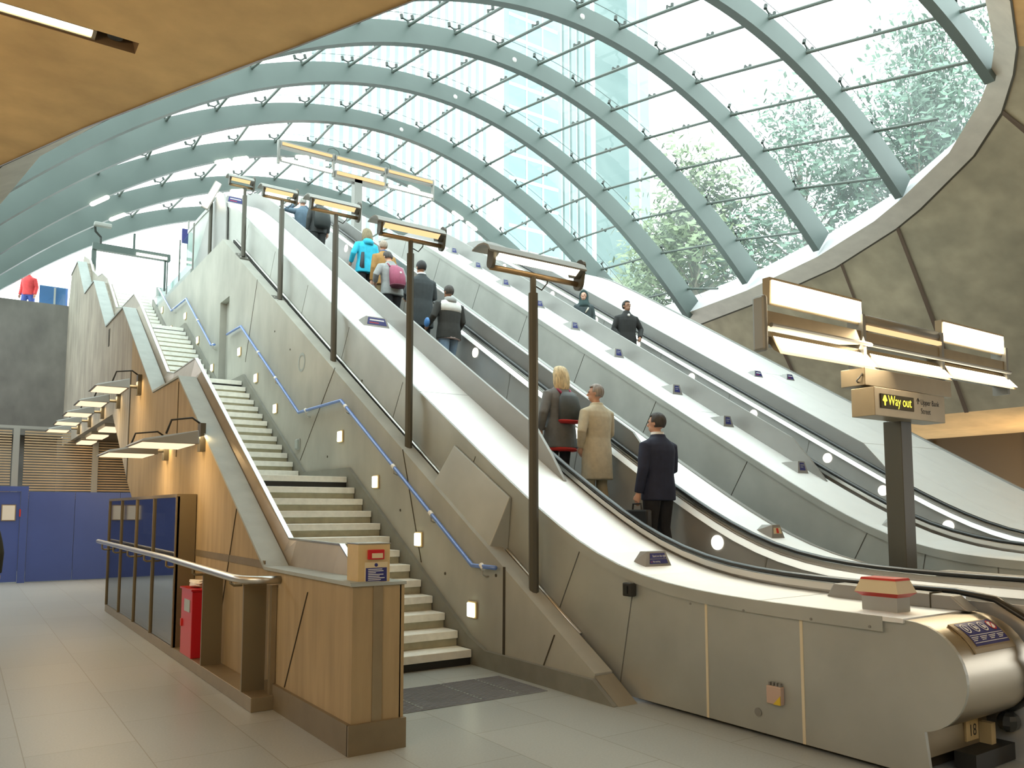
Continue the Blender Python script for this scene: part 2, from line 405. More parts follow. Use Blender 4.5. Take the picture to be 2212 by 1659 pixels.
# ------------------------------------------------------------------ stair wall on the left (zigzag)
TOPL = [(5.37, 1.12), (7.33, 1.12), (11.18, 3.41), (12.92, 3.42), (16.11, 5.39), (18.25, 5.44), (20.55, 6.96), (22.27, 7.05), (24.21, 8.38), (25.75, 8.37), (26.2, 7.66)]
def seg_profile(pts, y): 
    for a, b in zip(pts, pts[1:]):
        if a[0] <= y <= b[0]: return a[1] + (b[1]-a[1])*(y-a[0])/(b[0]-a[0])
    return pts[-1][1]
zt_ = seg_profile(TOPL, 14.98) + .04
poly = [(y, z+.04) for y, z in TOPL if y < 14.98] + [(14.98, zt_), (14.98, 2.21), (14.41, 1.89), (13.6, 0.0), (5.37, 0.0)]
struct(MB().prism_x(poly, 2.32, 2.70).build('wall_left', M['board']))
poly = [(14.98, zt_)] + [(y, z+.04) for y, z in TOPL if y > 14.98] + [(26.2, 3.53), (16.91, 3.53), (14.98, 2.21)]
struct(MB().prism_x(poly, 2.32, 2.70).build('wall_left', M['board_far']))
struct(MB().box(2.71, 4.79, 16.95, 26.2, 3.53, 3.7).build('ceiling', M['amberwall']))
# coping and leaning steel balustrade panel follow the zigzag
cp = thing('stair_balustrade', 'leaning brown-grey steel parapet zigzagging up the left of the stairs', 'balustrade', (2.65, 5.4, 1.15))
mm = MB(); mm.loft([[(2.30, y, z+.042), (2.53, y, z+.042), (2.53, y, z+.07), (2.30, y, z+.07)] for y, z in TOPL[:-1]])
mm.build('coping', M['coping'], cp)
TOPP = [(5.93, 1.20), (6.29, 1.41), (7.53, 1.424), (11.57, 3.797), (13.42, 3.777), (16.81, 5.89), (19.03, 5.96), (21.56, 7.48), (23.5, 7.76), (25.6, 9.0)]
BASEP = [(y, min(z - .02, seg_profile(TOPL, y) + .06)) for y, z in TOPP]
def zip_prof():
    ys = sorted(set([y for y, _ in TOPP] + [y for y, _ in TOPL if 5.93 < y < 25.6]))
    return [(y, max(seg_profile(TOPP, y), seg_profile(TOPL, y) + (.14 if y > 8 else 0)), min(seg_profile(TOPP, y) - .02, seg_profile(TOPL, y) + .05)) for y in ys]
mm = MB(); mm.loft([[(2.535, y, b), (2.70, y, b), (2.63, y, a), (2.60, y, a)] for y, a, b in zip_prof()])
mm.build('parapet_panel', M['bronze2'], cp)
mm = MB(); mm.loft([[(2.592, y, a), (2.64, y, a), (2.64, y, a+.015), (2.592, y, a+.015)] for y, a, b in zip_prof()])
mm.build('top_edge', M['steel'], cp)
# joints and slots cut into that wall
jl = MB()
for (ya, za), (yb, zb) in (((14.98, 4.1), (14.98, 2.2)), ((8.3, 1.75), (9.0, .15)), ((6.25, 1.05), (6.75, .22)), ((11.2, 3.4), (11.2, 2.4))):
    w = .03 if ya > 14 else .004
    jl.hexa([(2.312, ya-w, za), (2.325, ya-w, za), (2.325, ya+w, za), (2.312, ya+w, za)], [(2.312, yb-w, zb), (2.325, yb-w, zb), (2.325, yb+w, zb), (2.312, yb+w, zb)])
jl.box(2.312, 2.325, 17.7, 17.85, 5.0, 5.35)
struct(jl.build('trim_12', M['joint']))
struct(MB().box(2.314, 2.325, 7.36, 10.2, 1.17, 1.24).build('trim_15', M['brownskirt']))
struct(MB().box(2.29, 2.32, 5.36, 7.2, 0, .21).box(2.29, 2.735, 5.34, 5.37, 0, .21).build('baseboard_left', M['brownskirt']))
struct(MB().box(2.69, 2.725, 5.37, 7.7, 0, 1.16).build('wall_left', M['board']))

# ------------------------------------------------------------------ staircase
st = thing('staircase', 'long pale stone staircase with landings rising between concrete walls', 'stairs', (3.7, 7.7, 0))
RISE, GO = .169, .297
def flight(y0, z0, n, first_dark):
    for i in range(n):
        y = y0 + GO*i; z = z0 + RISE*(i+1)
        dep = GO if i < n-1 else (5.64 - GO*12)
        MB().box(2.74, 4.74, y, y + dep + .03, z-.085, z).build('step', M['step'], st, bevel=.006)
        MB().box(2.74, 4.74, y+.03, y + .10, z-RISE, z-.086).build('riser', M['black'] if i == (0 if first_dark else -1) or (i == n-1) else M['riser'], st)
for f, (y0, z0) in enumerate(((7.70, 0), (13.34, 2.197), (18.98, 4.394), (24.62, 6.591))):
    flight(y0, z0, 13, f == 0)
# string along the right wall
def noseline(y):
    per = 5.64; k = max(0, min(3, int((y-7.70)//per))); yy = y - 7.70 - k*per
    return k*2.197 + RISE + min(max(yy, 0)/GO*RISE, 12*RISE)
pts = [(5.375, .005), (5.66, .185), (7.45, .185)]
for k in range(4):
    b = 7.70 + 5.64*k
    pts += [(b+.1, 2.197*k + RISE + .14), (b + GO*12, 2.197*(k+1) + .14), (b + 5.45, 2.197*(k+1) + .14)] if k < 3 else [(b+.1, 2.197*k+RISE+.14), (b+GO*9, 2.197*k+RISE*10+.14)]
low = [(y, max(0, noseline(y) - .5) if y > 8.2 else 0) for y, z in pts]
MBs = MB(); MBs.loft([[(4.75, y, l), (4.80, y, l), (4.80, y, z), (4.75, y, z)] for (y, z), (_, l) in zip(pts, low)])
struct(MBs.build('baseboard_right', M['skirting']))

# ------------------------------------------------------------------ concrete balustrade wall between stairs and escalator
def wt(y): return .595*y - 3.27
DY0, DY1, DZ0, DZ1 = 18.29, 19.07, 4.40, 6.53
a = [(5.68, .0), (5.68, wt(5.68)+.12), (DY0, wt(DY0)), (DY0, 0)]
m = MB().prism_x(a, 4.80, 5.01)
m.prism_x([(DY0, DZ1), (DY0, wt(DY0)), (DY1, wt(DY1)), (DY1, DZ1)], 4.80, 5.01)
m.prism_x([(DY0, 0), (DY0, DZ0), (DY1, DZ0), (DY1, 0)], 4.80, 5.01)
m.prism_x([(DY1, 0), (DY1, 8.05), (27.5, 8.05), (27.5, 0)], 4.80, 5.01)
struct(m.build('wall_stair', M['conc']))
struct(MB().box(4.95, 5.01, DY0, DY1, DZ0, DZ1).build('door_1', M['conc']))
# stainless end of the plinth
pe = thing('plinth_end', 'sloping stainless end cap at the foot of the concrete stair wall', 'trim', (4.9, 5.5, 0))
MB().prism_x([(5.36, 0), (5.68, .21), (5.68, 0)], 4.795, 5.02).build('cap', M['steel'], pe)
j = MB()
for (ya, za), (yb, zb), w in (((7.14, 1.1), (7.15, .18), .02), ((6.27, .50), (6.45, .18), .008), ((9.55, 2.50), (9.0, 1.05), .008), ((11.95, 3.95), (13.45, 2.55), .006), ((16.2, 6.4), (16.9, 4.8), .006)):
    j.hexa([(4.794, ya-w, za), (4.801, ya-w, za), (4.801, ya+w, za), (4.794, ya+w, za)], [(4.794, yb-w, zb), (4.801, yb-w, zb), (4.801, yb+w, zb), (4.794, yb+w, zb)])
for yy, zz in ((8.4, .95), (7.3, 1.0), (10.9, 3.6), (12.2, 2.55), (9.6, 1.7), (14.1, 4.6), (15.0, 5.1), (8.9, 1.75)):
    j.tube([(4.794, yy, zz), (4.801, yy, zz)], .018, 8)
struct(j.build('trim_13', M['joint']))
rg = MB(); n = 28
rg.loft([[(4.796, 13.48 + r*math.cos(2*PI*k/n), 4.27 + r*math.sin(2*PI*k/n)) for k in range(n)] for r in (.17, .125)], cap=False)
struct(rg.build('trim_14', M['coping']))

# bulkhead lights along the stair wall
BL = [(7.76,.591),(9.05,1.334),(10.34,2.094),(11.64,2.83),(14.80,3.591),(16.06,4.342),(17.30,5.084),(19.56,5.066),(21.09,6.005),(22.60,6.934),(24.39,6.915),(25.77,7.761)]
def bulkhead(y, z, lit, label):
    t = thing('bulkhead_light', label, 'wall light', (4.80, y, z), 'square bulkhead lights up the stair wall' if lit else None)
    MB().box(4.775, 4.80, y-.095, y+.095, z-.095, z+.095).build('frame', M['yellowbox'] if lit else M['greypost'], t, bevel=.012)
    MB().box(4.752, 4.776, y-.072, y+.072, z-.08, z+.08).build('diffuser', M['bulk'] if lit else M['unlit'], t, bevel=.015)
for i, (y, z) in enumerate(BL):
    bulkhead(y, z, True, 'lit square bulkhead light on the stair wall, %s one up from the floor' % ordn(i))
bulkhead(13.55, 2.84, False, 'unlit grey bulkhead light on the stair wall by the first landing')

# blue handrails
def rail(name, pts, label, collars=()):
    t = thing(name, label, 'handrail', pts[0])
    MB().tube(pts, .024, 12).build('rail', M['bluerail'], t, smooth=True)
    for i, (y, z) in enumerate(collars):
        MB().tube([(4.72, y-.03, z-.0178), (4.72, y+.03, z+.0178)], .028, 12).build('collar', M['white'], t)
        MB().tube([(4.72, y, z-.02), (4.72, y, z-.09), (4.76, y, z-.11), (4.80, y, z-.11)], .010, 8).build('bracket', M['steel'], t)
def lerp2(a, b, f): return (a[0]+(b[0]-a[0])*f, a[1]+(b[1]-a[1])*f)
R1 = [(7.19,1.09),(7.66,1.09),(11.50,3.37),(13.36,3.37),(17.03,5.58),(18.115,5.6)]
rail('stair_handrail', [(4.72,y,z) for y,z in R1], 'blue handrail on the stair wall running from the floor to the doorway', [(7.45,1.09)] + [lerp2(R1[1],R1[2],f) for f in (.25,.52,.95)] + [(13.0,3.37)] + [lerp2(R1[3],R1[4],f) for f in (.35,.65)])
R2 = [(19.15,5.55),(19.5,5.6),(22.3,7.34),(24.14,7.39),(26.1,8.5)]
rail('stair_handrail', [(4.72,y,z) for y,z in R2], 'upper blue handrail starting beyond the doorway on the stair wall', [(19.3,5.57), lerp2(R2[1],R2[2],.5), (23.8,7.38)])

# tactile mat at the stair foot
tm = thing('tactile_mat', 'grey ribbed tactile strip on the floor before the bottom step', 'mat', (3.7, 6.6, 0))
MB().box(2.74, 4.66, 6.2, 7.03, .001, .006).build('base', M['mat'], tm)
mm = MB()
for k in range(20): mm.box(2.76, 4.64, 6.22 + k*.0405, 6.235 + k*.0405, .006, .011)
mm.build('ribs', M['mat'], tm)
mm = MB()
for xx in (3.35, 3.95, 4.35):
    for k in range(14): mm.cylz((xx, 6.26 + k*.056, .006), .012, .007, 6)
mm.build('studs', M['coping'], tm)

# emergency box on the pillar
eb = thing('emergency_box', 'yellowed metal call box with red alarm and blue notice on the pillar top', 'box', (2.49, 5.5, 1.19))
MB().box(2.37, 2.62, 5.40, 5.60, 1.175, 1.455).build('housing', M['yellowbox'], eb, bevel=.004)
MB().box(2.365, 2.625, 5.395, 5.605, 1.455, 1.462).build('lid', M['steel'], eb)
MB().box(2.44, 2.565, 5.375, 5.401, 1.345, 1.415).build('alarm_unit', M['red'], eb, bevel=.004)
MB().box(2.465, 2.55, 5.372, 5.376, 1.355, 1.39).build('alarm_glass', M['cream'], eb)
MB().box(2.42, 2.60, 5.396, 5.401, 1.18, 1.325).build('notice_border', M['cream'], eb)
nb = MB().box(2.428, 2.592, 5.393, 5.397, 1.186, 1.285).build('notice', M['bluesign'], eb)
mm = MB().tube([(2.508, 5.3925, 1.305), (2.508, 5.396, 1.305)], .013, 14)
mm.build('emblem', M['bluesign'], eb)
mm = MB()
for k, w in enumerate((.11, .12, .06, .12, .09, .13, .10)): mm.box(2.445, 2.445 + w, 5.3915, 5.393, 1.272 - k*.0125, 1.277 - k*.0125)
mm.build('notice_print', M['white'], eb)
MB().box(2.475, 2.55, 5.362, 5.37, .21, 1.18).build('cable_cover', M['bronze'], eb)
pc = thing('pillar_cap', 'thin grey capping slab on top of the yellow pillar', 'cap', (2.5, 5.4, 1.12))
MB().box(2.54, 2.735, 5.355, 7.6, 1.16, 1.182).box(2.30, 2.54, 5.355, 5.37, 1.16, 1.182).build('slab', M['coping'], pc)

# ------------------------------------------------------------------ display case, handrail, red box along the left wall
dc = thing('display_case', 'tall brown steel and glass notice case along the yellow wall', 'display case', (2.2, 12.6, 0))
MB().box(2.10, 2.32, 6.95, 15.25, 0, .12).build('plinth', M['bronze'], dc, bevel=.005)
MB().box(2.27, 2.31, 10.0, 15.2, .12, 1.84).build('back_panel', M['blue'], dc)
MB().box(2.10, 2.31, 9.98, 10.03, .12, 1.85).build('end_panel', M['case'], dc)
MB().box(2.10, 2.31, 15.16, 15.2, .12, 1.87).build('end_panel', M['case'], dc)
MB().box(2.09, 2.31, 9.98, 15.2, 1.85, 1.89).build('top_rail', M['case'], dc)
CY = [10.0, 11.35, 12.6, 13.9, 15.15]
for k, y in enumerate(CY): MB().box(2.085, 2.125, y-.02, y+.02, .12, 1.86).build('mullion', M['case'], dc)
for a_, b_ in zip(CY, CY[1:]): MB().box(2.105, 2.112, a_+.02, b_-.02, .13, 1.85).build('glass_pane', M['case_glass'], dc)
MB().box(2.26, 2.268, 11.5, 13.0, 1.35, 1.66).build('notice_paper', M['paper'], dc)

wr = thing('wall_handrail', 'polished steel tube handrail in front of the display case', 'handrail', (2.0, 7.1, 1.1))
MB().tube([(2.0, 15.6, 1.165), (2.0, 10, 1.15), (2.0, 7.25, 1.11), (2.03, 7.05, 1.107), (2.12, 6.95, 1.105), (2.32, 6.92, 1.10)], .034, 14).build('rail', M['steel'], wr, smooth=True)
for y in (15.1, 13.9, 12.6, 11.35, 10.0, 8.7, 7.3):
    MB().tube([(2.0, y, 1.13), (2.0, y, 1.06), (2.03, y, 1.04), (2.10, y, 1.04)], .014, 8).build('bracket', M['case'], wr)
for y in (8.69, 7.25):
    MB().prism_x([(y-.015, .12), (y+.015, .12), (y+.015, 1.05), (y-.015, 1.05)], 2.10, 2.30).build('post', M['case'], wr)
MB().box(2.27, 2.315, 6.99, 7.05, .02, 1.05).build('end_post', M['bronze'], wr)

rb = thing('extinguisher_box', 'red metal cabinet standing by the steel posts under the handrail', 'cabinet', (2.2, 9.5, .12))
MB().box(2.10, 2.31, 9.12, 9.62, .12, .83).build('body', M['red'], rb, bevel=.006)
MB().box(2.085, 2.315, 9.10, 9.64, .83, .85).build('lid', M['red'], rb)
MB().box(2.093, 2.10, 9.20, 9.45, .60, .73).build('notice', M['unlit'], rb)
MB().box(2.085, 2.10, 9.54, 9.58, .42, .50).build('latch', M['redband'], rb)
pp = MB(); random.seed(3)
pp.loft([[(2.2 + .07*math.cos(k*PI/4)*random.uniform(.6, 1.2), 9.36 + .13*math.sin(k*PI/4)*random.uniform(.6, 1.2), .855 + h + random.uniform(0, .02)) for k in range(8)] for h in (0, .02, .045, .06)])
tag(pp.build('crumpled_paper', M['paper']), 'crumpled paper litter lying on the red cabinet', 'litter')

# ------------------------------------------------------------------ blue hoarding and slatted screen at the back
hd = thing('blue_hoarding', 'tall plain blue hoarding panels across the back of the hall', 'hoarding', (3, 22.2, 0))
for a_, b_ in ((1.33, 2.30), (2.31, 3.30), (3.31, 4.7)): MB().box(a_, b_, 22.2, 22.26, .02, 2.14).build('panel', M['blue'], hd)
d1 = thing('hoarding_door', 'blue site door with framed notices at the left edge', 'door', (.5, 22.2, 0))
MB().box(-.6, 1.16, 22.2, 22.25, .03, 2.13).build('leaf', M['blue'], d1)
MB().box(1.17, 1.32, 22.17, 22.26, 0, 2.26).box(-.8, 1.169, 22.17, 22.26, 2.14, 2.26).build('frame', M['blue'], d1)
for k, (xa, xb) in enumerate(((.42, .75), (.79, 1.08))):
    MB().box(xa, xb, 22.18, 22.2, 1.45, 1.83).build('notice_frame', M['bronze'], d1)
    MB().box(xa+.02, xb-.02, 22.174, 22.181, 1.47, 1.81).build('notice_paper', M['paper'], d1)
MB().box(1.15, 1.18, 22.165, 22.2, 1.55, 1.72).build('hinge', M['redband'], d1)
MB().box(-14, -.81, 22.2, 22.26, .02, 2.2).build('side_panel', M['blue'], d1)
sc_ = thing('slatted_screen', 'timber slat screen above the blue hoarding', 'screen', (1.5, 24, 2.2))
for xa, xb in ((-6, 1.0), (1.28, 2.9), (2.95, 4.7)):
    mm = MB()
    for k in range(26): mm.box(xa, xb, 24.0, 24.04, 2.0 + k*.068, 2.034 + k*.068)
    mm.build('slats', M['slat'], sc_)
for x in (1.1, 2.92):
    MB().box(x-.07, x+.07, 23.95, 24.1, 0, 3.8).build('post', M['greypost'], sc_)
MB().box(-6, 4.7, 23.98, 24.06, 3.78, 3.86).build('top_bar', M['greypost'], sc_)

# ------------------------------------------------------------------ wall floodlights on the left
def wall_flood(y, z, x, label, w=.55, d=.5, group=None, wallx=2.32, glow='lamp3'):
    t = thing('wall_floodlight', label, 'floodlight', (wallx, y, z), group)
    # shallow wedge housing pointing down and out
    MB().hexa([(x-.0-w/2, y-d/2, z), (x+w/2, y-d/2, z), (x+w/2, y+d/2, z), (x-w/2, y+d/2, z)],
              [(x-w/2+.05, y-d/2+.04, z+.04), (x+w/2, y-d/2+.06, z+.16), (x+w/2, y+d/2-.06, z+.16), (x-w/2+.05, y+d/2-.04, z+.04)]).build('housing', M['hood'], t, bevel=.008)
    MB().box(x-w/2+.04, x+w/2-.04, y-d/2+.04, y+d/2-.04, z-.006, z).build('lens', M[glow], t)
    MB().box(wallx-.06, wallx-.001, y-.07, y+.07, z-.05, z+.28).build('wall_bracket', M['pole'], t)
    MB().tube([(wallx-.03, y+.02, z+.27), (wallx-.14, y, z+.34), (x+.1, y-.02, z+.30), (x+.05, y, z+.14)], .012, 8).build('cable', M['black'], t, smooth=True)
    MB().tube([(wallx-.03, y, z+.08), (x+w/2-.02, y, z+.08)], .025, 8).build('arm', M['pole'], t)
    return t
GL = 'floodlights in a row along the stair wall'
for i, y in enumerate((14.0, 16.07, 18.06, 20.05, 22.05)):
    wall_flood(y, 3.6, 1.85, 'lit floodlight in the long row on the stair wall, %s from the front' % ordn(i), .5, .8, GL)
wall_flood(9.75, 2.43, 1.85, 'large lit floodlight on the yellow wall, the nearer of the pair', .62, .95)
wall_flood(11.75, 2.43, 1.80, 'lit floodlight on the yellow wall, the farther of the low pair', .62, .95)
for i, y in enumerate((19.3, 21.4, 23.4)):
    t = thing('soffit_light', 'small lit lamp under the stair soffit, %s from the front' % ordn(i), 'light', (2.62, y, 3.5), 'lamps under the stair soffit')
    MB().box(2.45, 2.80, y-.55, y+.55, 3.43, 3.46).build('lens', M['lamp3'], t)
    MB().box(2.43, 2.82, y-.58, y+.58, 3.461, 3.53).build('housing', M['hood'], t)

# ================================================================== ESCALATORS
def escalator(label, off, xo, xg, xh, xi, xI, xH, xG, xO, lights, mastside):
    E = thing('escalator', label, 'escalator', ((xo + xO) / 2, 5.5, 0))
    f = lambda y: ef(y, off)
    bot = lambda y: max(.03, min(.595*y - 3.45 + off, UP - .25))
    Y1 = 24.0
    # ---- outer side panels with seams square to the slope
    tops = [2.95, 3.70, 4.60, 5.45, 6.22] + [6.22 + 1.95*k for k in range(1, 8)]
    tops += [Y1]
    def lean(y): return 0 if y < 4.7 else (.22 if y < 5.5 else .44)
    for a, b in zip(tops, tops[1:]):
        g = .008
        if b > 20.5: lb = 0
        else: lb = lean(b)
        ya, yb = a + g, b - g
        tp = [(y, f(y) - .095) for y in yr(ya, yb)]
        bt = [(y, bot(y)) for y in yr(ya + lean(a), yb + lb)][::-1]
        poly = tp + bt
        if a < 3:
            arc = [(2.90 - .355*math.sin(t), .645 + .345*math.cos(t)) for t in [PI*k/18 for k in range(0, 18)]]
            poly = [(2.95, .995 + off)] + [(y, z + off) for y, z in arc[1:]] + [(2.82, .30 + off), (2.79, .03)] + bt[::-1]
            poly = [(3.06, f(3.06) - .004), (3.06, f(3.06)-.095)] + [(yb, f(yb)-.095), (yb, .03), (2.79, .03), (2.82, .31 + off)] + [(y, z + off) for y, z in arc[1:][::-1]] + [(2.92, .992 + off)]
        MB().prism_x(poly, xo, xo + .03).build('side_panel', M['panel'], E)
    for a in tops[1:-1]:
        la = lean(a)
        q = .012 if (a < 4.7 and mastside == 0) else .007; xa_ = xo - .004 if q > .01 else xo + .008
        mm = MB().hexa([(xa_, a-q, f(a)-.1), (xo+.028, a-q, f(a)-.1), (xo+.028, a+q, f(a)-.1), (xa_, a+q, f(a)-.1)],
                       [(xa_, a+la-q, bot(a+la)), (xo+.028, a+la-q, bot(a+la)), (xo+.028, a+la+q, bot(a+la)), (xa_, a+la+q, bot(a+la))])
        mm.build('seam_strip', M['seam'] if q > .01 else M['hood'], E)
    # dark body behind
    ys = yr(2.95, Y1, .5)
    MB().loft([[(xo+.05, y, max(.01, bot(y)-.02)), (xi-.03, y, max(.01, bot(y)-.02)), (xi-.03, y, f(y)-.06), (xo+.05, y, f(y)-.06)] for y in ys]).build('truss_casing', M['dark'], E)
    MB().loft([[(xI+.05, y, max(.01, bot(y)-.02)), (xO-.04, y, max(.01, bot(y)-.02)), (xO-.04, y, f(y)-.06), (xI+.05, y, f(y)-.06)] for y in ys]).build('truss_casing', M['dark'], E)
    # ---- coping fascia, decks
    ys = yr(2.92, Y1, .3)
    MB().loft([[(xo-.022, y, f(y)-.1), (xo+.01, y, f(y)-.1), (xo+.01, y, f(y)), (xo-.022, y, f(y))] for y in [3.06] + [q for q in ys if q > 3.1]]).build('fascia', M['panel'] , E, smooth=False)
    dl = MB(); dl.loft([[(xo-.02, y, f(y)), (xg+.12, y, f(y)), (xg+.12, y, f(y)-.03), (xo-.02, y, f(y)-.03)] for y in ys])
    dl.build('deck', M['deck'], E)
    if xO - xG < 2:
        MB().loft([[(xG-.06, y, f(y)), (xO-.13, y, f(y)), (xO-.13, y, f(y)-.03), (xG-.06, y, f(y)-.03)] for y in ys]).build('deck', M['deck'], E)
        MB().loft([[(xO-.13, y, f(y)+.012), (xO, y, f(y)-.01), (xO, y, f(y)-.13), (xO-.13, y, f(y)-.03)] for y in ys]).build('fascia', M['guard'], E)
        MB().loft([[(xO-.03, y, bot(y)), (xO-.01, y, bot(y)), (xO-.01, y, f(y)-.1), (xO-.03, y, f(y)-.1)] for y in ys]).build('side_panel', M['panel'], E)
    else:
        # broad right hand deck of large sheets
        xs = [xG-.06, xG + 1.35, xG + 2.85, xO - .1]
        for a, b in zip(xs, xs[1:]):
            yy = [2.9, 5.6, 8.9, 12.2, 15.5, 18.8, Y1]
            for c, d in zip(yy, yy[1:]):
                MB().loft([[(a+.006, y, f(y)), (b-.006, y, f(y)), (b-.006, y, f(y)-.03), (a+.006, y, f(y)-.03)] for y in yr(c+.008, d-.008, .3)]).build('deck_sheet', M['deck'], E)
        MB().loft([[(xG-.05, y, f(y)-.035), (xO-.05, y, f(y)-.035), (xO-.05, y, f(y)-.06), (xG-.05, y, f(y)-.06)] for y in ys]).build('deck_backing', M['joint'], E)
        MB().loft([[(xO-.09, y, f(y)+.03), (xO, y, f(y)+.03), (xO, y, f(y)-.3), (xO-.09, y, f(y)-.3)] for y in ys]).build('fascia', M['guard'], E)
    # black strip painted as gap shade, thin trim along the panel feet
    if mastside == 0:
        MB().loft([[(5.03, y, wt(y)-.05), (5.07, y, wt(y)-.05), (5.07, y, wt(y)+.04), (5.03, y, wt(y)+.04)] for y in yr(5.9, 19.0, .5)]).build('gap_shade', M['black'], E)
        MB().tube([(5.06, y, wt(y)+.075) for y in yr(6.2, 18.9, .6)], .022, 8).build('bottom_trim', M['steel'], E, smooth=True)
    # small deck joints
    mm = MB()
    for y in (4.05, 5.25, 9.6, 14.2):
        mm.hexa([(xo-.02, y, f(y)+.0005), (xg+.12, y+.02, f(y+.02)+.0005), (xg+.12, y+.026, f(y+.026)+.0005), (xo-.02, y+.006, f(y+.006)+.0005)],
                [(xo-.02, y, f(y)+.0015), (xg+.12, y+.02, f(y+.02)+.0015), (xg+.12, y+.026, f(y+.026)+.0015), (xo-.02, y+.006, f(y+.006)+.0015)])
    mm.build('deck_joint', M['hood'], E)
    # ---- guards along the upper run
    for xx, side in ((xg, -1), (xG, 1)):
        gy = yr(8.05, 21.2, .3)
        gt = lambda y: f(y) + .38
        poly = [(7.45, f(7.45)+.002)] + [(y, gt(y)) for y in gy] + [(22.0, f(22)+.30), (22.3, f(22)+.02)] + [(y, f(y)+.002) for y in yr(7.5, 22.2, .3)][::-1]
        # build as strips for clean quads
        mm = MB(); mm.loft([[(xx-.02, y, f(y)+.001), (xx+.02, y, f(y)+.001), (xx+.02, y, z), (xx-.02, y, z)] for y, z in [(7.45, f(7.45)+.01), (7.72, f(7.72)+.2)] + [(y, gt(y)) for y in gy] + [(21.9, f(21.9)+.33), (22.4, f(22.4)+.15), (22.6, f(22.6)+.01)]])
        mm.build('guard_panel', M['guard'], E)
    # ---- inner panels, handrails
    yy = yr(2.6, Y1, .3)
    MB().loft([[(xi-.02, y, f(y)-1.03), (xi, y, f(y)-1.03), (xi, y, f(y)+.05), (xi-.02, y, f(y)+.05)] for y in yy]).build('inner_panel', M['inner'], E)
    MB().loft([[(xI, y, f(y)-1.03), (xI+.02, y, f(y)-1.03), (xI+.02, y, f(y)+.05), (xI, y, f(y)+.05)] for y in yy]).build('inner_panel', M['inner'], E)
    mm = MB()
    for y in (3.7, 5.1, 6.0, 7.4, 9.2, 11.0, 12.9, 14.8, 16.7):
        mm.hexa([(xI-.003, y-.008, f(y)-1.0), (xI, y-.008, f(y)-1.0), (xI, y+.008, f(y)-1.0), (xI-.003, y+.008, f(y)-1.0)],
                [(xI-.003, y-.25-.008, f(y-.25)+.03), (xI, y-.25-.008, f(y-.25)+.03), (xI, y-.25+.008, f(y-.25)+.03), (xI-.003, y-.25+.008, f(y-.25)+.03)])
    mm.build('panel_joint', M['hood'], E)
    for xx, ins in ((xh, xi), (xH, xI)):
        path = [(xx, 2.95, .30+off), (xx, 2.7, .36+off), (xx, 2.50, .52+off), (xx, 2.45, .74+off), (xx, 2.56, .95+off), (xx, 2.78, 1.08+off), (xx, 3.05, f(3.05)+.115)] + [(xx, y, f(y)+.115) for y in yr(3.3, 22.2, .3)]
        rings = []
        Pp = [Vector(p) for p in path]
        for i, p in enumerate(Pp):
            t = (Pp[min(i+1, len(Pp)-1)] - Pp[max(i-1, 0)]).normalized()
            n = Vector((1, 0, 0)).cross(t)
            if n.length < .01: n = Vector((0, 0, 1))
            n.normalize()
            rings.append([p + Vector((1, 0, 0)) * (.042*math.cos(a)) + n * (.024*math.sin(a)) for a in [2*PI*k/10 for k in range(10)]])
        MB().loft(rings).build('handrail', M['rubber'], E, smooth=True)
        MB().loft([[(xx-.03, y, f(y)+.03), (xx+.03, y, f(y)+.03), (xx+.03, y, f(y)+.085), (xx-.03, y, f(y)+.085)] for y in yr(3.0, 22.2, .3)]).build('handrail_track', M['steel'], E)
    # strip under the right handrail, tilted to catch the sky as a bright line
    MB().loft([[(xI-.055, y, f(y)-.035), (xI-.001, y, f(y)-.035), (xI-.001, y, f(y)+.03), (xI-.045, y, f(y)-.022)] for y in yr(2.9, 22, .3)]).build('capping_strip', M['deck'], E)
    # ---- round lamps in the right inner panel
    for y in lights:
        MB().cylx((xI-.006, y, f(y)-.19), .085, .012, 24).build('round_lamp', M['disc'], E)
    # ---- newel fronts
    for xa, xb in ((xo+.03, xh-.05), (xH+.05, min(xO-.02, xH+1.1))):
        arc = [(2.95, .995)] + [(2.90 - .35*math.sin(t), .645 + .345*math.cos(t)) for t in [PI*k/18 for k in range(0, 18)]] + [(2.9, .30)]
        MB().loft([[(xa, y, z+off) for y, z in arc], [(xb, y, z+off) for y, z in arc]], closed=False, cap=False).build('newel_front', M['newel'], E, smooth=True)
        MB().box(xa, xb, 2.86, 2.95, .12, .34+off).build('newel_base', M['bronze'], E)
    # ---- steps and landing plate
    MB().box(xi, xI, 2.0, 5.55, .004, .012).build('landing_plate', M['tread'], E)
    y = 5.56; n = 0
    while y < 21.0:
        z = max(.02, ef(y+.2, off) - 1.0 - off*0)
        zl = max(0, ef(y-.2, off) - 1.0)
        MB().box(xi+.03, xI-.03, y, y+.41, max(.0, zl - .1), z).build('step', M['tread'], E)
        y += .4; n += 1
    return E, f

E1, f1 = escalator('nearer steel escalator carrying riders upward beside the concrete stair wall', 0., 5.08, 5.87, 6.0, 6.05, 7.36, 7.42, 7.53, 8.50, [17.77, 14.8, 11.87, 9.1, 6.47], 0)
E2, f2 = escalator('farther steel escalator with two riders coming down, beside a broad sheet deck', .10, 10.02, 10.97, 11.2, 11.26, 12.72, 12.78, 12.93, 17.25, [18.94,16.65,14.9,13.43,11.79,10.2,8.61,7.59,6.54], 1)
# top concourse behind the escalators
struct(MB().box(5.1, 17.2, 22.4, 27.2, UP-.3, UP).build('floor_upper', M['pave']))

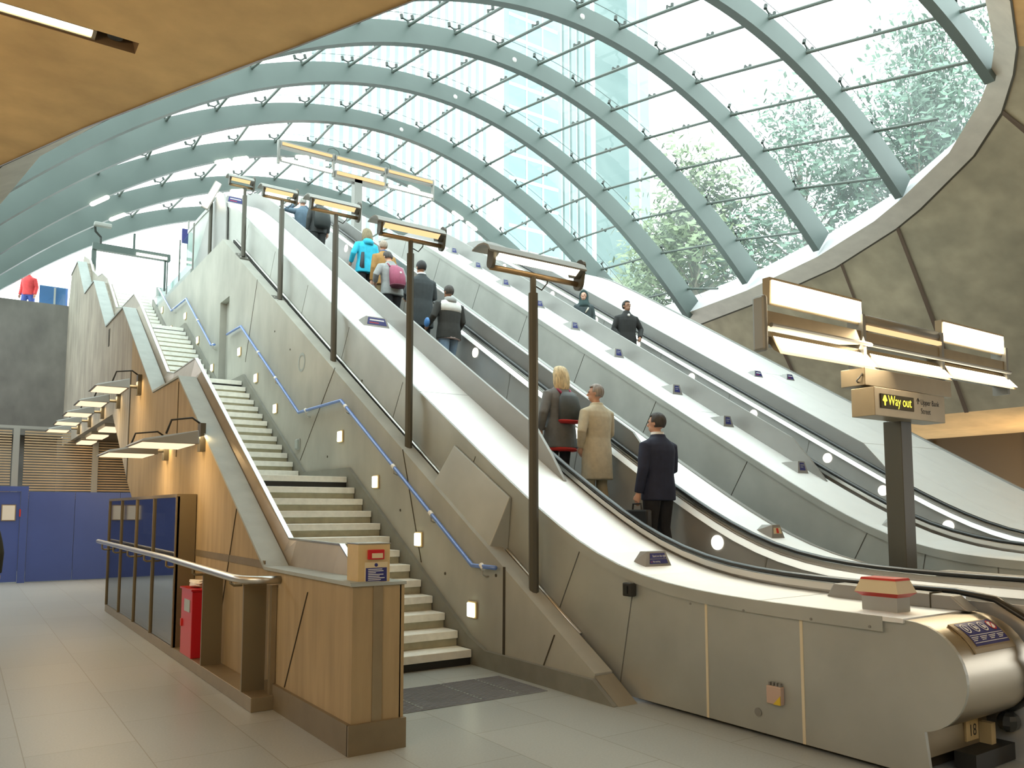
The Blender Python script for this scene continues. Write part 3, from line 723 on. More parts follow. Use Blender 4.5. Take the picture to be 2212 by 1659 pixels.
# details on the nearer escalator's flank
t = thing('access_box', 'projecting steel wedge box on the escalator side behind the lamp post', 'box', (5.0, 8, 1.9))
MB().hexa([(5.05, 7.41, 1.84), (5.08, 7.41, 1.84), (5.08, 8.64, 2.507), (5.05, 8.64, 2.507)],
          [(4.85, 7.52, 1.29), (5.08, 7.48, 1.22), (5.08, 8.84, 2.03), (4.85, 8.80, 2.04)]).build('shell', M['panel'], t, bevel=.01)
def small(name, label, cat, parts):
    t = thing(name, label, cat, parts[0][0]); return t
t = thing('card_reader', 'small black sensor unit fixed under the escalator fascia', 'sensor', (5.05, 5.47, .99))
MB().prism_z([(5.0, 5.42), (5.057, 5.40), (5.057, 5.54), (5.0, 5.52)], .925, 1.045).build('case', M['black'], t, bevel=.01)
MB().box(4.99, 5.0, 5.45, 5.50, .95, 1.02).build('lens', M['rubber'], t)
t = thing('junction_box', 'small pink and yellow junction box on the escalator flank', 'box', (5.05, 3.93, .33))
MB().box(5.035, 5.079, 3.86, 3.99, .27, .40).build('body', pbr('pinkish_plastic', (.52, .38, .30), .6), t, bevel=.006)
MB().prism_x([(3.862, .272), (3.925, .272), (3.862, .34)], 5.028, 5.034).build('label', M['yellow'], t)
mm = MB()
for k in range(4): mm.box(5.05, 5.075, 3.875+k*.03, 3.89+k*.03, .40, .425)
mm.build('terminals', M['hood'], t)
mm = MB().tube([(5.077, 4.10, .175), (5.072, 4.10, .175)], .032, 18)
tag(mm.build('lock_cover', M['hood']), 'round dark lock cover low on the escalator flank', 'lock')
mm = MB()
for y in (4.75, 4.2, 3.6, 3.15): mm.tube([(5.058, y, .925), (5.052, y, .925)], .01, 8)
attach(mm.build('fascia_bolts', M['hood']), E1)

t = thing('stop_box', 'cream stop box with red bands on a grey pedestal on the escalator deck', 'box', (5.40, 3.22, 1.0))
MB().box(5.31, 5.47, 3.10, 3.36, 1.0, 1.10).build('pedestal', M['greypost'], t)
def frus(x0,x1,y0,y1,z0,X0,X1,Y0,Y1,z1): return MB().hexa([(x0,y0,z0),(x1,y0,z0),(x1,y1,z0),(x0,y1,z0)], [(X0,Y0,z1),(X1,Y0,z1),(X1,Y1,z1),(X0,Y1,z1)])
frus(5.27,5.51,3.07,3.39,1.13, 5.30,5.48,3.10,3.36,1.215).build('cover', M['cream'], t)
frus(5.31,5.47,3.10,3.36,1.10, 5.268,5.512,3.068,3.392,1.13).build('lower_band', M['redband'], t)
frus(5.298,5.482,3.098,3.362,1.215, 5.305,5.475,3.105,3.355,1.23).build('upper_band', M['redband'], t)

t = thing('handrail_cover', 'long steel cover box with sloping end beside the escalator handrail', 'cover', (5.85, 3.3, 1.0))
MB().prism_x([(2.86, 1.0), (2.98, 1.10), (3.9, 1.12), (3.96, 1.02), (3.96, 1.0)], 5.78, 5.93).build('cover', M['guard'], t, bevel=.01)
MB().box(5.776, 5.935, 3.12, 3.128, 1.0, 1.113).build('joint', M['joint'], t)
t = thing('handrail_cover', 'steel cover box on the far deck of the nearer escalator', 'cover', (7.6, 4.1, 1.0))
MB().prism_x([(2.9, 1.0), (3.0, 1.12), (4.0, 1.14), (4.05, 1.0)], 7.54, 7.75).build('cover', M['guard'], t, bevel=.01)

# instruction plate curving over the newel
ip = thing('instruction_plate', 'curved blue safety plate with white pictograms on the escalator newel', 'sign', (5.55, 2.6, .95))
def nw(a, r=.0): return (2.90 - (.35 + r)*math.sin(a), .645 + (.345 + r)*math.cos(a))
A0, A1 = math.radians(25), math.radians(63)
def patch(xa, xb, a0, a1, r, mat, name, n=6, th=None):
    mm = MB(); mm.loft([[(xa, *nw(a0 + (a1-a0)*k/n, r)) for k in range(n+1)], [(xb, *nw(a0 + (a1-a0)*k/n, r)) for k in range(n+1)]], closed=False, cap=False)
    return mm.build(name, mat, ip)
mm = MB(); mm.loft([[(5.28, *nw(A0, .001)), (5.80, *nw(A0, .001)), (5.80, *nw(A0, .012)), (5.28, *nw(A0, .012))]] + [[(5.28, *nw(A0+(A1-A0)*k/8, .001)), (5.80, *nw(A0+(A1-A0)*k/8, .001)), (5.80, *nw(A0+(A1-A0)*k/8, .012)), (5.28, *nw(A0+(A1-A0)*k/8, .012))] for k in range(1, 9)])
mm.build('backing_plate', M['bronze'], ip)
patch(5.33, 5.77, math.radians(26.5), math.radians(56), .014, M['bluesign'], 'blue_field')
for k in range(4):
    xc = 5.385 + k*.11
    mm = MB(); nn = 20
    def pt(u, v, r): return (xc + u, *nw(math.radians(35) + v/.36, r))
    outer = [pt(.040*math.cos(2*PI*q/nn), .040*math.sin(2*PI*q/nn)*1.0, .0165) for q in range(nn)]
    inner = [pt(.032*math.cos(2*PI*q/nn), .032*math.sin(2*PI*q/nn)*1.0, .0165) for q in range(nn)]
    mm.loft([outer, inner], cap=False)
    if k == 3: mm.face([pt(.024, -.028, .017), pt(.030, -.022, .017), pt(-.024, .028, .017), pt(-.030, .022, .017)])
    mm.build('pictogram_ring', M['redband'] if k == 3 else M['white'], ip)
    mm = MB()
    if k < 3:
        mm.face([pt(-.012, -.02, .0166), pt(.0, -.024, .0166), pt(.004, -.012, .0166), pt(-.008, -.008, .0166)])
        mm.face([pt(-.014, -.006, .0166), pt(.008, -.008, .0166), pt(.012, .018, .0166), pt(-.006, .022, .0166)])
        if k: mm.face([pt(.012, -.004, .0166), pt(.022, -.006, .0166), pt(.024, .016, .0166), pt(.016, .018, .0166)])
    else:
        mm.face([pt(-.03*math.cos(2*PI*q/nn), .03*math.sin(2*PI*q/nn), .0162) for q in range(nn)])
    mm.build('pictogram', M['white'], ip)
    for r_, w_ in ((46.2, .09), (48.0, .07), (49.8, .05)):
        patch(xc-.045, xc-.045+w_, math.radians(r_), math.radians(r_+.8), .0155, M['white'], 'caption_line', 1)
patch(5.34, 5.76, math.radians(44), math.radians(44.6), .0155, M['white'], 'rule_line', 1)
patch(5.34, 5.76, math.radians(52.5), math.radians(53.1), .0155, M['white'], 'rule_line', 1)
t = thing('number_plate', 'small brass plate numbered 18 under the escalator newel', 'plate', (5.72, 2.86, .2))
MB().box(5.64, 5.80, 2.845, 2.859, .155, .30).build('plate', M['yellowbox'], t)
text('18', .11, M['black'], (5.675, 2.845, .185), (1, 0, 0), (0, 0, 1), 'number', t, sx=.9)
t = thing('comb_brush', 'black brush at the handrail inlet under the escalator newel', 'brush', (5.95, 2.8, .2))
MB().ell((5.96, 2.72, .27), (.09, .07, .07), 10, 7).build('bristles', M['rubber'], t)
MB().box(5.84, 5.90, 2.78, 2.86, .12, .26).build('bracket', M['yellowbox'], t)
MB().box(5.5, 6.04, 2.72, 2.86, .01, .12).build('holder', M['black'], t)

# ------------------------------------------------------------------ deck signs
def deck_sign(x, y, f, w, label, group, style='blue', depth=.16, h=.13, flip=False, name='deck_sign'):
    z = f(y) + .002
    s = .595 if y > 6.8 else (f(y+.05) - f(y-.05)) / .1
    t = thing(name, label, 'sign', (x, y, z), group)
    zz = lambda yy: f(yy)
    d = depth / 2
    lo = [(x-w/2-.02, y-d, zz(y-d)), (x+w/2+.02, y-d, zz(y-d)), (x+w/2+.02, y+d, zz(y+d)), (x-w/2-.02, y+d, zz(y+d))]
    top = zz(y-d) + h
    hi = [(x-w/2+.03, y-d+.03, top), (x+w/2-.03, y-d+.03, top), (x+w/2-.03, y+d-.04, max(top, zz(y+d-.04)+.01)), (x-w/2+.03, y+d-.04, max(top, zz(y+d-.04)+.01))]
    MB().hexa(lo, hi).build('housing', M['guard'], t)
    # face panel on the front
    a, b, c, e = Vector(lo[0]), Vector(lo[1]), Vector(hi[1]), Vector(hi[0])
    def P2(u, v, l=.002):
        p = a.lerp(b, u).lerp(e.lerp(c, u), v); n = (b-a).cross(e-a).normalized()
        return p + n * l
    def quad(u0, u1, v0, v1, mat, nm, l):
        return MB().hexa([P2(u0,v0,l-.002), P2(u1,v0,l-.002), P2(u1,v1,l-.002), P2(u0,v1,l-.002)], [P2(u0,v0,l), P2(u1,v0,l), P2(u1,v1,l), P2(u0,v1,l)]).build(nm, mat, t)
    if style == 'text':
        quad(.16, .90, .52, .88, M['bluesign'], 'panel', .004)
        quad(.16, .90, .18, .48, M['bluesign'], 'panel', .004)
        X = b - a; Y = (e - a)
        text('Stand on the right', .030, M['white'], P2(.27, .62, .004), X, P2(.5,1)-P2(.5,0), 'lettering', t, sx=.80)
        text('No smoking', .024, M['white'], P2(.28, .27, .004), X, P2(.5,1)-P2(.5,0), 'lettering', t, sx=.80)
        text('o', .030, M['redband'], P2(.20, .26, .004), X, P2(.5,1)-P2(.5,0), 'symbol', t)
    elif style == 'blue':
        quad(.2, .8, .25, .88, M['bluesign'], 'panel', .004)
        quad(.27, .73, .66, .72, M['greypost'], 'print_line', .006)
        quad(.27, .6, .5, .55, M['greypost'], 'print_line', .006)
    elif style == 'red':
        quad(.14, .88, .34, .78, M['cream'], 'panel', .004)
        quad(.4, .62, .38, .74, M['redband'], 'symbol', .006)
    elif style == 'far':
        quad(.12, .92, .2, .9, M['bluesign'], 'panel', .004)
        quad(.2, .85, .6, .72, M['white'], 'print_line', .006)
        quad(.2, .6, .35, .42, M['redband'], 'print_line', .006)
    elif style == 'band':
        quad(.1, .9, .35, .75, M['hood'], 'panel', .004)
    return t
deck_sign(5.48, 5.62, f1, .30, 'nearest blue deck sign with white lettering, above the black sensor', None, 'text', .16, .14)
deck_sign(5.50, 12.05, f1, .42, 'wide blue deck sign on the left deck just right of the third lamp post', None, 'far', .22, .17)
deck_sign(5.45, 20.6, f1, .45, 'blue sign at the head of the left deck by the farthest lamp post', None, 'far', .2, .2)
deck_sign(8.05, 6.25, f1, .20, 'steel deck sign with red symbol on a cream band, beyond the rider in navy', None, 'red', .22, .16)
deck_sign(8.05, 8.0, f1, .20, 'steel deck sign with a dark band, just right of the rider in navy', None, 'band', .22, .15)
for i, y in enumerate((9.75, 12.6, 13.9)):
    deck_sign(8.05, y, f1, .20, 'dull deck sign behind the right guard, %s' % ('beside the rider in beige', 'right of the rider in black and white', 'the farthest')[i], 'deck signs behind the right guard', 'band', .2, .14)
for i, y in enumerate((7.82, 9.25, 10.41, 11.97, 13.34, 14.6, 15.99, 17.27, 18.49)):
    deck_sign(10.70, y, f2, .22, 'small steel block sign with blue face on the farther escalator, %s from the bottom' % ordn(i), 'block signs along the farther escalator', 'blue', .30, .19)
deck_sign(15.0, 11.95, f2, .26, 'dark blue deck sign on the broad deck, the left one of two', None, 'far', .2, .15)
deck_sign(16.3, 12.05, f2, .26, 'dark blue deck sign on the broad deck, the right one near the edge', None, 'far', .2, .15)
deck_sign(10.45, 6.15, f2, .14, 'little block sign half hidden behind the sign mast', None, 'band', .14, .14)

# ================================================================== LAMP POSTS
def stadium(y, z, r, h, n=8, tilt=0.):
    pts = [(r*math.cos(PI*k/n), h + r*math.sin(PI*k/n)) for k in range(n+1)] + [(-r*math.cos(PI*k/n), -h - r*math.sin(PI*k/n)) for k in range(n+1)]
    c, s = math.cos(tilt), math.sin(tilt)
    return [(y + a*c - b*s, z + a*s + b*c) for a, b in pts]
def torch(x, y, z, parent, glow, L=.58):
    for k, sx in enumerate((-1, 1)):
        MB().prism_x(stadium(y-.03, z-.01, .058 if sx < 0 else .075, .06 if sx < 0 else .095, tilt=.2), x + sx*L - .018, x + sx*L + .018).build('end_cap', M['pole'], parent)
    MB().tube([(x-L, y, z-.105), (x+L, y, z-.105)], .030, 12).build('tube', M['tube'], parent, smooth=True)
    sec = [(y+.16, z+.10), (y+.05, z+.125), (y-.06, z+.115), (y-.14, z+.075), (y-.185, z+.012)]
    inn = [(a+.012, b-.016) for a, b in sec]
    MB().loft([[(x-L*1.2, a, b) for a, b in sec+inn[::-1]], [(x+L-.02, a, b) for a, b in sec+inn[::-1]]]).build('hood', M['hood'], parent)
    MB().prism_x([(y+.08, z+.10), (y-.05, z+.10), (y-.165, z+.02), (y-.05, z-.06), (y+.05, z-.03)], x+L-.09, x+L-.02).build('hood_cheek', M['pole'], parent)
    MB().hexa([(x-L+.02, y-.168, z+.006), (x+L-.10, y-.168, z+.006), (x+L-.10, y-.085, z-.048), (x-L+.02, y-.085, z-.048)],
              [(x-L+.02, y-.160, z+.018), (x+L-.10, y-.160, z+.018), (x+L-.10, y-.077, z-.036), (x-L+.02, y-.077, z-.036)]).build('lamp_panel', glow, parent)
LP = [(6.79, 4.30), (9.645, 5.50), (12.36, 6.72), (15.16, 7.88), (17.77, 9.02)]
WHO = ['nearest tall bronze lamp post with a bright torch head beside the escalator', 'second lamp post from the front, its base level with the first landing', 'third lamp post from the front, ahead of the rider with a black backpack', 'fourth lamp post from the front, left of the rider taking a photo', 'fifth and slimmest lamp post, at the head of the left deck']
for i, (y, zt) in enumerate(LP):
    zb = wt(y) + .02
    t = thing('lamp_post', WHO[i], 'lamp post', (4.93, y, zb), 'lamp posts along the stair wall')
    s_ = .595
    q_ = .19
    MB().hexa([(4.815, y-q_, wt(y-q_)), (5.03, y-q_, wt(y-q_)), (5.03, y+q_, wt(y+q_)), (4.815, y+q_, wt(y+q_))],
              [(4.815, y-q_, wt(y-q_)+.03), (5.03, y-q_, wt(y-q_)+.03), (5.03, y+q_, wt(y+q_)+.03), (4.815, y+q_, wt(y+q_)+.03)]).build('base_plate', M['pole'], t)
    MB().tube([(4.93, y, zb-.0), (4.93, y, zt-.30)], .052, 8).build('pole', M['pole'], t)
    MB().tube([(4.93, y, zt-.30), (4.93, y, zt-.12)], .034, 10).build('spigot', M['pole'], t)
    MB().tube([(4.97, y, zt-.22), (5.06, y+.02, zt-.24), (5.12, y, zt-.16), (5.12, y, zt-.12)], .008, 6).build('cable', M['black'], t, smooth=True)
    for q in ((4.86, -.09), (5.0, -.09), (4.86, .09), (5.0, .09)):
        MB().cylz((q[0], y+q[1], wt(y+q[1])+.015), .012, .025, 6).build('bolt', M['steel'], t)
    torch(4.965 - .03*i, y, zt, t, M['lamp'] if i == 0 else M['lamp2'], (.58, .475, .41, .325, .26)[i])
# sixth lamp turned the other way
t = thing('lamp_post', 'distant lamp post with a bright tilted panel turned across the others', 'lamp post', (4.93, 20.8, 8.05))
MB().tube([(4.93, 20.8, 8.05), (4.93, 20.8, 9.6)], .045, 8).build('pole', M['pole'], t)
MB().hexa([(4.66, 20.7, 9.36), (4.84, 20.7, 9.30), (5.16, 20.7, 10.05), (5.0, 20.7, 10.12)], [(4.66, 20.76, 9.36), (4.84, 20.76, 9.30), (5.16, 20.76, 10.05), (5.0, 20.76, 10.12)]).build('hood', M['hood'], t)
MB().hexa([(4.68, 20.68, 9.39), (4.81, 20.68, 9.34), (5.13, 20.68, 10.04), (5.01, 20.68, 10.09)], [(4.68, 20.69, 9.39), (4.81, 20.69, 9.34), (5.13, 20.69, 10.04), (5.01, 20.69, 10.09)]).build('lamp_panel', M['lampw'], t)

# ================================================================== SIGN MAST (right) AND FAR GANTRY
gm = thing('light_mast', 'square mast carrying five bright floodlights and a way out sign between the escalators', 'light mast', (9.2, 5.25, 0))
MB().box(9.07, 9.30, 5.16, 5.38, 0, 2.75).build('post', M['pole'], gm, bevel=.008)
sg = MB().box(8.25, 9.73, 4.98, 5.26, 2.74, 3.06).build('sign_box', M['bronze'], gm, bevel=.006)
MB().box(8.36, 9.03, 4.97, 4.982, 2.83, 2.99).build('display_panel', M['joint'], sg)
tt = text('Way out', .155, M['led'], (8.50, 4.97, 2.872), (1, 0, 0), (0, 0, 1), 'lettering', sg, sx=.86)
ar = MB(); ar.box(8.425, 8.445, 4.966, 4.969, 2.86, 2.965)
ar.hexa([(8.39, 4.966, 2.915), (8.41, 4.966, 2.905), (8.41, 4.969, 2.905), (8.39, 4.969, 2.915)], [(8.425, 4.966, 2.975), (8.445, 4.966, 2.975), (8.445, 4.969, 2.975), (8.425, 4.969, 2.975)])
ar.hexa([(8.46, 4.966, 2.905), (8.48, 4.966, 2.915), (8.48, 4.969, 2.915), (8.46, 4.969, 2.905)], [(8.425, 4.966, 2.975), (8.445, 4.966, 2.975), (8.445, 4.969, 2.975), (8.425, 4.969, 2.975)])
ar.build('arrow', M['led'], sg)
text('Upper Bank', .092, M['black'], (9.19, 4.98, 2.925), (1, 0, 0), (0, 0, 1), 'lettering', sg, sx=.92)
text('Street', .092, M['black'], (9.19, 4.98, 2.82), (1, 0, 0), (0, 0, 1), 'lettering', sg, sx=.92)
ar = MB(); ar.box(9.128, 9.138, 4.977, 4.98, 2.925, 2.99)
for sg_ in (-1, 1): ar.hexa([(9.133+.03*sg_-.006, 4.977, 2.955), (9.133+.03*sg_+.006, 4.977, 2.965), (9.133+.03*sg_+.006, 4.98, 2.965), (9.133+.03*sg_-.006, 4.98, 2.955)], [(9.127, 4.977, 2.993), (9.139, 4.977, 3.0), (9.139, 4.98, 3.0), (9.127, 4.98, 2.993)])
ar.build('arrow', M['black'], sg)
MB().box(8.31, 10.18, 5.12, 5.42, 3.10, 3.30).build('gear_box', M['bronze'], gm, bevel=.006)
MB().box(9.05, 9.32, 5.18, 5.36, 3.06, 3.10).box(8.5, 8.62, 5.18, 5.36, 3.06, 3.10).build('neck', M['pole'], gm)
MB().box(6.72, 6.79, 5.22, 5.38, 3.33, 3.92).build('end_plate', M['hood'], gm, bevel=.03)
for x in (8.50, 10.22, 11.93): MB().box(x-.03, x+.03, 5.22, 5.42, 3.3, 3.95).build('frame_upright', M['hood'], gm)
MB().box(6.8, 11.95, 5.25, 5.40, 3.60, 3.76).build('beam', M['bronze'], gm)
MB().tube([(6.8, 5.2, 3.60), (11.95, 5.2, 3.60)], .025, 8).build('conduit', M['hood'], gm)
MB().box(6.8, 11.95, 5.28, 5.40, 3.42, 3.50).build('beam', M['hood'], gm)
def flood(xa, xb, zl, zu, yl, yu, glow, nm='floodlight'):
    h = MB().hexa([(xa-.03, yl+.02, zl-.03), (xb+.03, yl+.02, zl-.03), (xb+.03, yl+.10, zl+.02), (xa-.03, yl+.10, zl+.02)],
                  [(xa-.03, yu-.02, zu+.03), (xb+.03, yu-.02, zu+.03), (xb+.03, yu+.07, zu+.03), (xa-.03, yu+.07, zu+.03)]).build(nm, M['bronze'], gm)
    MB().hexa([(xa, yl-.004, zl), (xb, yl-.004, zl), (xb, yl+.015, zl), (xa, yl+.015, zl)], [(xa, yu-.032, zu), (xb, yu-.032, zu), (xb, yu-.012, zu), (xa, yu-.012, zu)]).build('lens', glow, h)
# note yl..yu: lower edge nearer the hall
flood(6.90, 8.50, 3.86, 4.10, 5.25, 5.28, M['lamp']); flood(10.33, 11.92, 3.87, 4.11, 5.25, 5.28, M['lamp'])
flood(6.90, 8.58, 3.33, 3.52, 5.13, 5.30, M['lamp']); flood(8.64, 10.24, 3.36, 3.53, 5.13, 5.30, M['lamp']); flood(10.32, 11.98, 3.39, 3.56, 5.13, 5.30, M['lamp'])
h = MB().tube([(8.56, 5.32, 3.90), (10.22, 5.32, 3.90)], .085, 14).build('floodlight', M['hood'], gm, smooth=True)
MB().box(8.56, 10.2, 5.22, 5.27, 3.785, 3.83).build('lens', M['lamp2'], h)
MB().tube([(8.40, 5.2, 3.30), (8.30, 5.15, 3.22), (8.27, 5.2, 3.15), (8.36, 5.22, 3.12)], .01, 6).build('cable', M['hood'], gm, smooth=True)

fg = thing('light_gantry', 'distant T-shaped gantry of two lamp bars at the escalator head', 'light gantry', (9.3, 21.7, UP))
MB().box(9.18, 9.42, 21.6, 21.84, UP, 11.5).build('post', M['hood'], fg)
for x in (6.92, 8.54, 10.2, 11.85): MB().box(x-.03, x+.03, 21.65, 21.75, 11.42, 12.1).build('frame_upright', M['hood'], fg)
for k, (xa, xb) in enumerate(((6.95, 8.5), (8.58, 10.16), (10.24, 11.82))):
    MB().box(xa, xb, 21.6, 21.8, 11.90, 12.06).build('upper_bar', M['hood'], fg)
    MB().box(xa+.04, xb-.04, 21.57, 21.6, 11.94, 12.01).build('lamp_strip', M['lamp2'], fg)
    MB().box(xa, xb, 21.6, 21.8, 11.38 if k == 1 else 11.52, 11.6).build('lower_bar', M['hood'], fg)
    MB().box(xa+.04, xb-.04, 21.55, 21.6, 11.48, 11.56).build('lamp_strip', M['lampw'] if k != 1 else M['lamp2'], fg)
for x in (8.54, 10.2): MB().tube([(x-.2, 21.7, 12.06), (x-.15, 21.7, 12.22), (x, 21.7, 12.28), (x+.15, 21.7, 12.22), (x+.2, 21.7, 12.06)], .01, 6).build('cable_loop', M['fit'], fg)

# ================================================================== GLASS CANOPY
RIB = [(3.9, 10.25, 11.9), (6.6, 10.463, 10.607), (9.3, 10.875, 10.102), (12.0, 11.431, 9.915), (14.7, 11.892, 9.79), (17.4, 12.203, 9.575), (20.1, 12.352, 9.498), (22.8, 12.419, 9.56), (25.5, 12.217, 9.265), (28.2, 11.993, 8.876)]
KA, KB = .0561, -.000016
def prof(k, x):
    y, zc, xc = RIB[k]; w = x - xc
    return zc - KA*w*w - KB*w**4
def rim_end(y):
    for (a, b) in zip(P, P[1:]):
        if a[1] >= y >= b[1] and a[0] > 9: return a[0] + (b[0]-a[0])*(y-a[1])/(b[1]-a[1])
    return 19.2
XR = [12, 15.0, 16.65, 17.55, 18.1, 18.65, 19.1, 19.3, 19.3, 19.1]
XL = [8, 5.2, 3.6, 1.9, .9, .2, -.1, -.3, -.3, -.3]
DEP = .43
def dep(k, x):
    w = x - RIB[k][2]
    return min(.74, DEP + .0046*w*w)
def rib_pts(k, n=56):
    out = []
    for i in range(n + 1):
        x = XL[k] + (XR[k] - XL[k]) * i / n
        z = prof(k, x); d = (prof(k, x+.01) - prof(k, x-.01)) / .02
        nn = Vector((-d, 1)).normalized()
        out.append((x, z, nn[0], nn[1]))
    return out
def at_top(k, x, h):
    z = prof(k, x); d = (prof(k, x+.01) - prof(k, x-.01)) / .02
    nn = Vector((-d, 1)).normalized()
    return Vector((x + nn[0]*h, RIB[k][0], z + nn[1]*h))
NAMES = ['', 'arch rib nearest the camera, at the top right corner', 'second arch rib from the camera, ending highest on the right rim', 'third arch rib from the camera', 'fourth arch rib from the camera, crossing the middle of the roof', 'fifth arch rib from the camera, landing just right of the escalators', 'sixth arch rib from the camera', 'seventh arch rib from the camera, with tube lights under it', 'eighth arch rib from the camera, behind the far gantry', 'farthest arch rib framing the street exit']
FR = [(.02 + .96*i/17) for i in range(18)]
ribs = {}
for k in range(1, 10):
    y = RIB[k][0]
    mm = MB(); th = .085
    mm.loft([[(x, y-th, z), (x, y+th, z), (x + nx*dep(k, x), y+th, z + nz*dep(k, x)), (x + nx*dep(k, x), y-th, z + nz*dep(k, x))] for x, z, nx, nz in rib_pts(k)])
    o = mm.build('arch_rib', M['canopy'])
    tag(o, 'grey green steel ' + NAMES[k], 'roof arch', 'arch ribs of the glass canopy'); ribs[k] = o
# glazing bars between neighbouring ribs, following the same fraction of the arch
def xarc(k, j):
    # bars spaced about 1.09 m from the crown
    return RIB[k][2] + j
JS = [-.14 + 1.09*(i-9) for i in range(19)]
for k in range(1, 10):
    for j in JS:
        kb = k - 1; xa = RIB[k][2] + j; xb = xa + RIB[kb][2] - RIB[k][2]
        if xa > XR[k] - .25 or xa < XL[k] + .15: continue
        a = at_top(k, xa, dep(k, xa) - .06)
        xb = min(max(xb, XL[kb] + .1), XR[kb] - .05)
        b = at_top(kb, xb, dep(kb, xb) - .06)
        if kb == 0 and xa < 9: continue
        # stop at the rim where the opening narrows
        if xa > XR[kb] - .1 or xa < XL[kb] + .1:
            f_ = .55
            b = a.lerp(Vector((xa, RIB[kb][0], a.z - .25*2.7)), f_)
        bar = MB().tube([a, b], .034, 8).build('glazing_bar', M['rod'], ribs[k])
        d = (b - a)
        nrm = (at_top(k, xa, 1) - at_top(k, xa, 0)).normalized()
        for q, fr in enumerate((.03, .5)):
            c = a + d * fr
            mm = MB()
            mm.tube([c, c + nrm*.11], .028, 6)
            side = Vector((nrm.z, 0, -nrm.x))
            arms = ((1, 0), (-1, 0)) if q else ((1, 0), (-1, 0))
            for sgn in ((1, -1) if q == 0 else (1,)):
                mm.tube([c + nrm*.09, c + nrm*.15 + side*.13*sgn], .018, 6)
                mm.tube([c + nrm*.13 + side*.13*sgn, c + nrm*.22 + side*.13*sgn], .036, 8)
            mm.build('spider_fitting', M['fit'], bar)
# glass strips over each bay, plus the nose
def strip(k0, k1, name, n=40):
    mm = MB(); rows = []
    for k in (k0, k1):
        x0, x1 = XL[k] - .2, XR[k] + .6
        rows.append([at_top(k, x0 + (x1-x0)*i/n, dep(k, x0 + (x1-x0)*i/n) + .2) for i in range(n+1)])
    mm.loft(rows, closed=False, cap=False)
    return struct(mm.build(name, M['glass']))
for k in range(9, 1, -1): strip(k, k-1, 'window_%d' % (10 - k))
mm = MB(); n = 24
r1 = [at_top(1, XL[1]-.2 + (XR[1]+.6-XL[1]+.2)*i/n, dep(1, XL[1]-.2 + (XR[1]+.6-XL[1]+.2)*i/n)+.2) for i in range(n+1)]
r2 = [Vector((4.6 + (15.0-4.6)*i/n, 5.0 - .6*math.sin(PI*i/n), 10.15)) for i in range(n+1)]
mm.loft([r1, r2], closed=False, cap=False); struct(mm.build('window_9', M['glass']))
# glass joints across the panes
for k in range(2, 10):
    mm = MB()
    ym = .33
    A_ = [at_top(k, XL[k] + (XR[k]-XL[k])*i/40, dep(k, XL[k] + (XR[k]-XL[k])*i/40)+.19).lerp(at_top(k-1, XL[k-1] + (XR[k-1]-XL[k-1])*i/40, dep(k, XL[k] + (XR[k]-XL[k])*i/40)+.19), .04) for i in range(41)]
    mm.tube(A_, .006, 4)
    attach(mm.build('pane_joint', M['fit']), ribs[k])
# tube lights under the seventh rib and the eighth
def ribtube(k, x, label, grp):
    y = RIB[k][0]; a = Vector((x-.21, y-.11, prof(k, x-.21)-.04)); b = Vector((x+.21, y-.11, prof(k, x+.21)-.04))
    t = thing('rib_light', label, 'light', (a+b)/2, grp)
    MB().tube([a, a.lerp(b, .1), a.lerp(b, .9), b], [.03, .055, .055, .03], 10).build('tube', M['lampw'], t, smooth=True)
    MB().tube([a + Vector((0, .05, .02)), b + Vector((0, .05, .02))], .02, 6).build('bracket', M['fit'], t)
xs7 = (2.6, 5.65, 6.15, 7.95, 8.45, 9.75, 10.3, 11.7, 12.2, 13.35, 13.9)
for i, x in enumerate(xs7): ribtube(7, x, 'glowing tube light under the seventh arch rib, %s from the left' % ordn(i), 'tube lights under the arches')
for i, x in enumerate((3.4, 6.8, 10.6)): ribtube(8, x, 'glowing tube light under the eighth arch rib, %s from the left' % ordn(i), 'tube lights under the arches')
for i, (k, x) in enumerate(((3, 9.9), (4, 10.1), (5, 10.1), (6, 9.9))):
    z = prof(k, x) + .2
    mm = MB().tube([(x, RIB[k][0]-.086, z), (x, RIB[k][0]-.11, z)], [.06, .04], 12)
    tag(mm.build('rib_sensor', M['white']), 'small round white sensor near the crown of the %s arch rib' % ordn(k-1), 'sensor', 'sensors at the rib crowns')

# street exit: beam, posts, glass screens, camera
t = thing('exit_beam', 'pale horizontal beam with posts at the street exit on the left', 'beam', (2.8, 25.5, UP))
MB().box(2.79, 4.9, 25.45, 25.62, 9.22, 9.42).build('beam', M['canopy'], t)
MB().box(3.95, 4.8, 25.42, 25.45, 9.24, 9.31).build('lamp_strip', M['lampw'], t)
MB().box(2.78, 2.9, 25.48, 25.6, 8.2, 9.22).build('post', M['canopy'], t)
MB().box(4.74, 4.80, 25.5, 25.58, 8.3, 9.22).build('post', M['canopy'], t)
MB().box(3.86, 3.92, 25.5, 25.56, 9.42, 9.9).build('hanger', M['canopy'], t)
t = thing('glass_screen', 'clear glass balustrade screen on top of the stair wall', 'screen', (4.9, 24, 8.05))
for a, b in ((22.5, 24.1), (24.15, 25.8), (25.85, 27.2)): MB().box(4.88, 4.90, a, b, 8.2, 9.35).build('pane', M['pane'], t)
MB().box(4.83, 4.95, 22.4, 27.3, 8.05, 8.2).build('kerb', M['coping'], t)
for y in (22.45, 24.12, 25.82): MB().box(4.87, 4.91, y-.02, y+.02, 8.2, 9.5).build('post', M['hood'], t)
t = thing('street_sign', 'small blue sign on a post at the street exit', 'sign', (5.33, 25.5, UP))
MB().tube([(5.4, 25.5, 8.1), (5.4, 25.5, 10.6)], .03, 8).build('post', M['hood'], t)
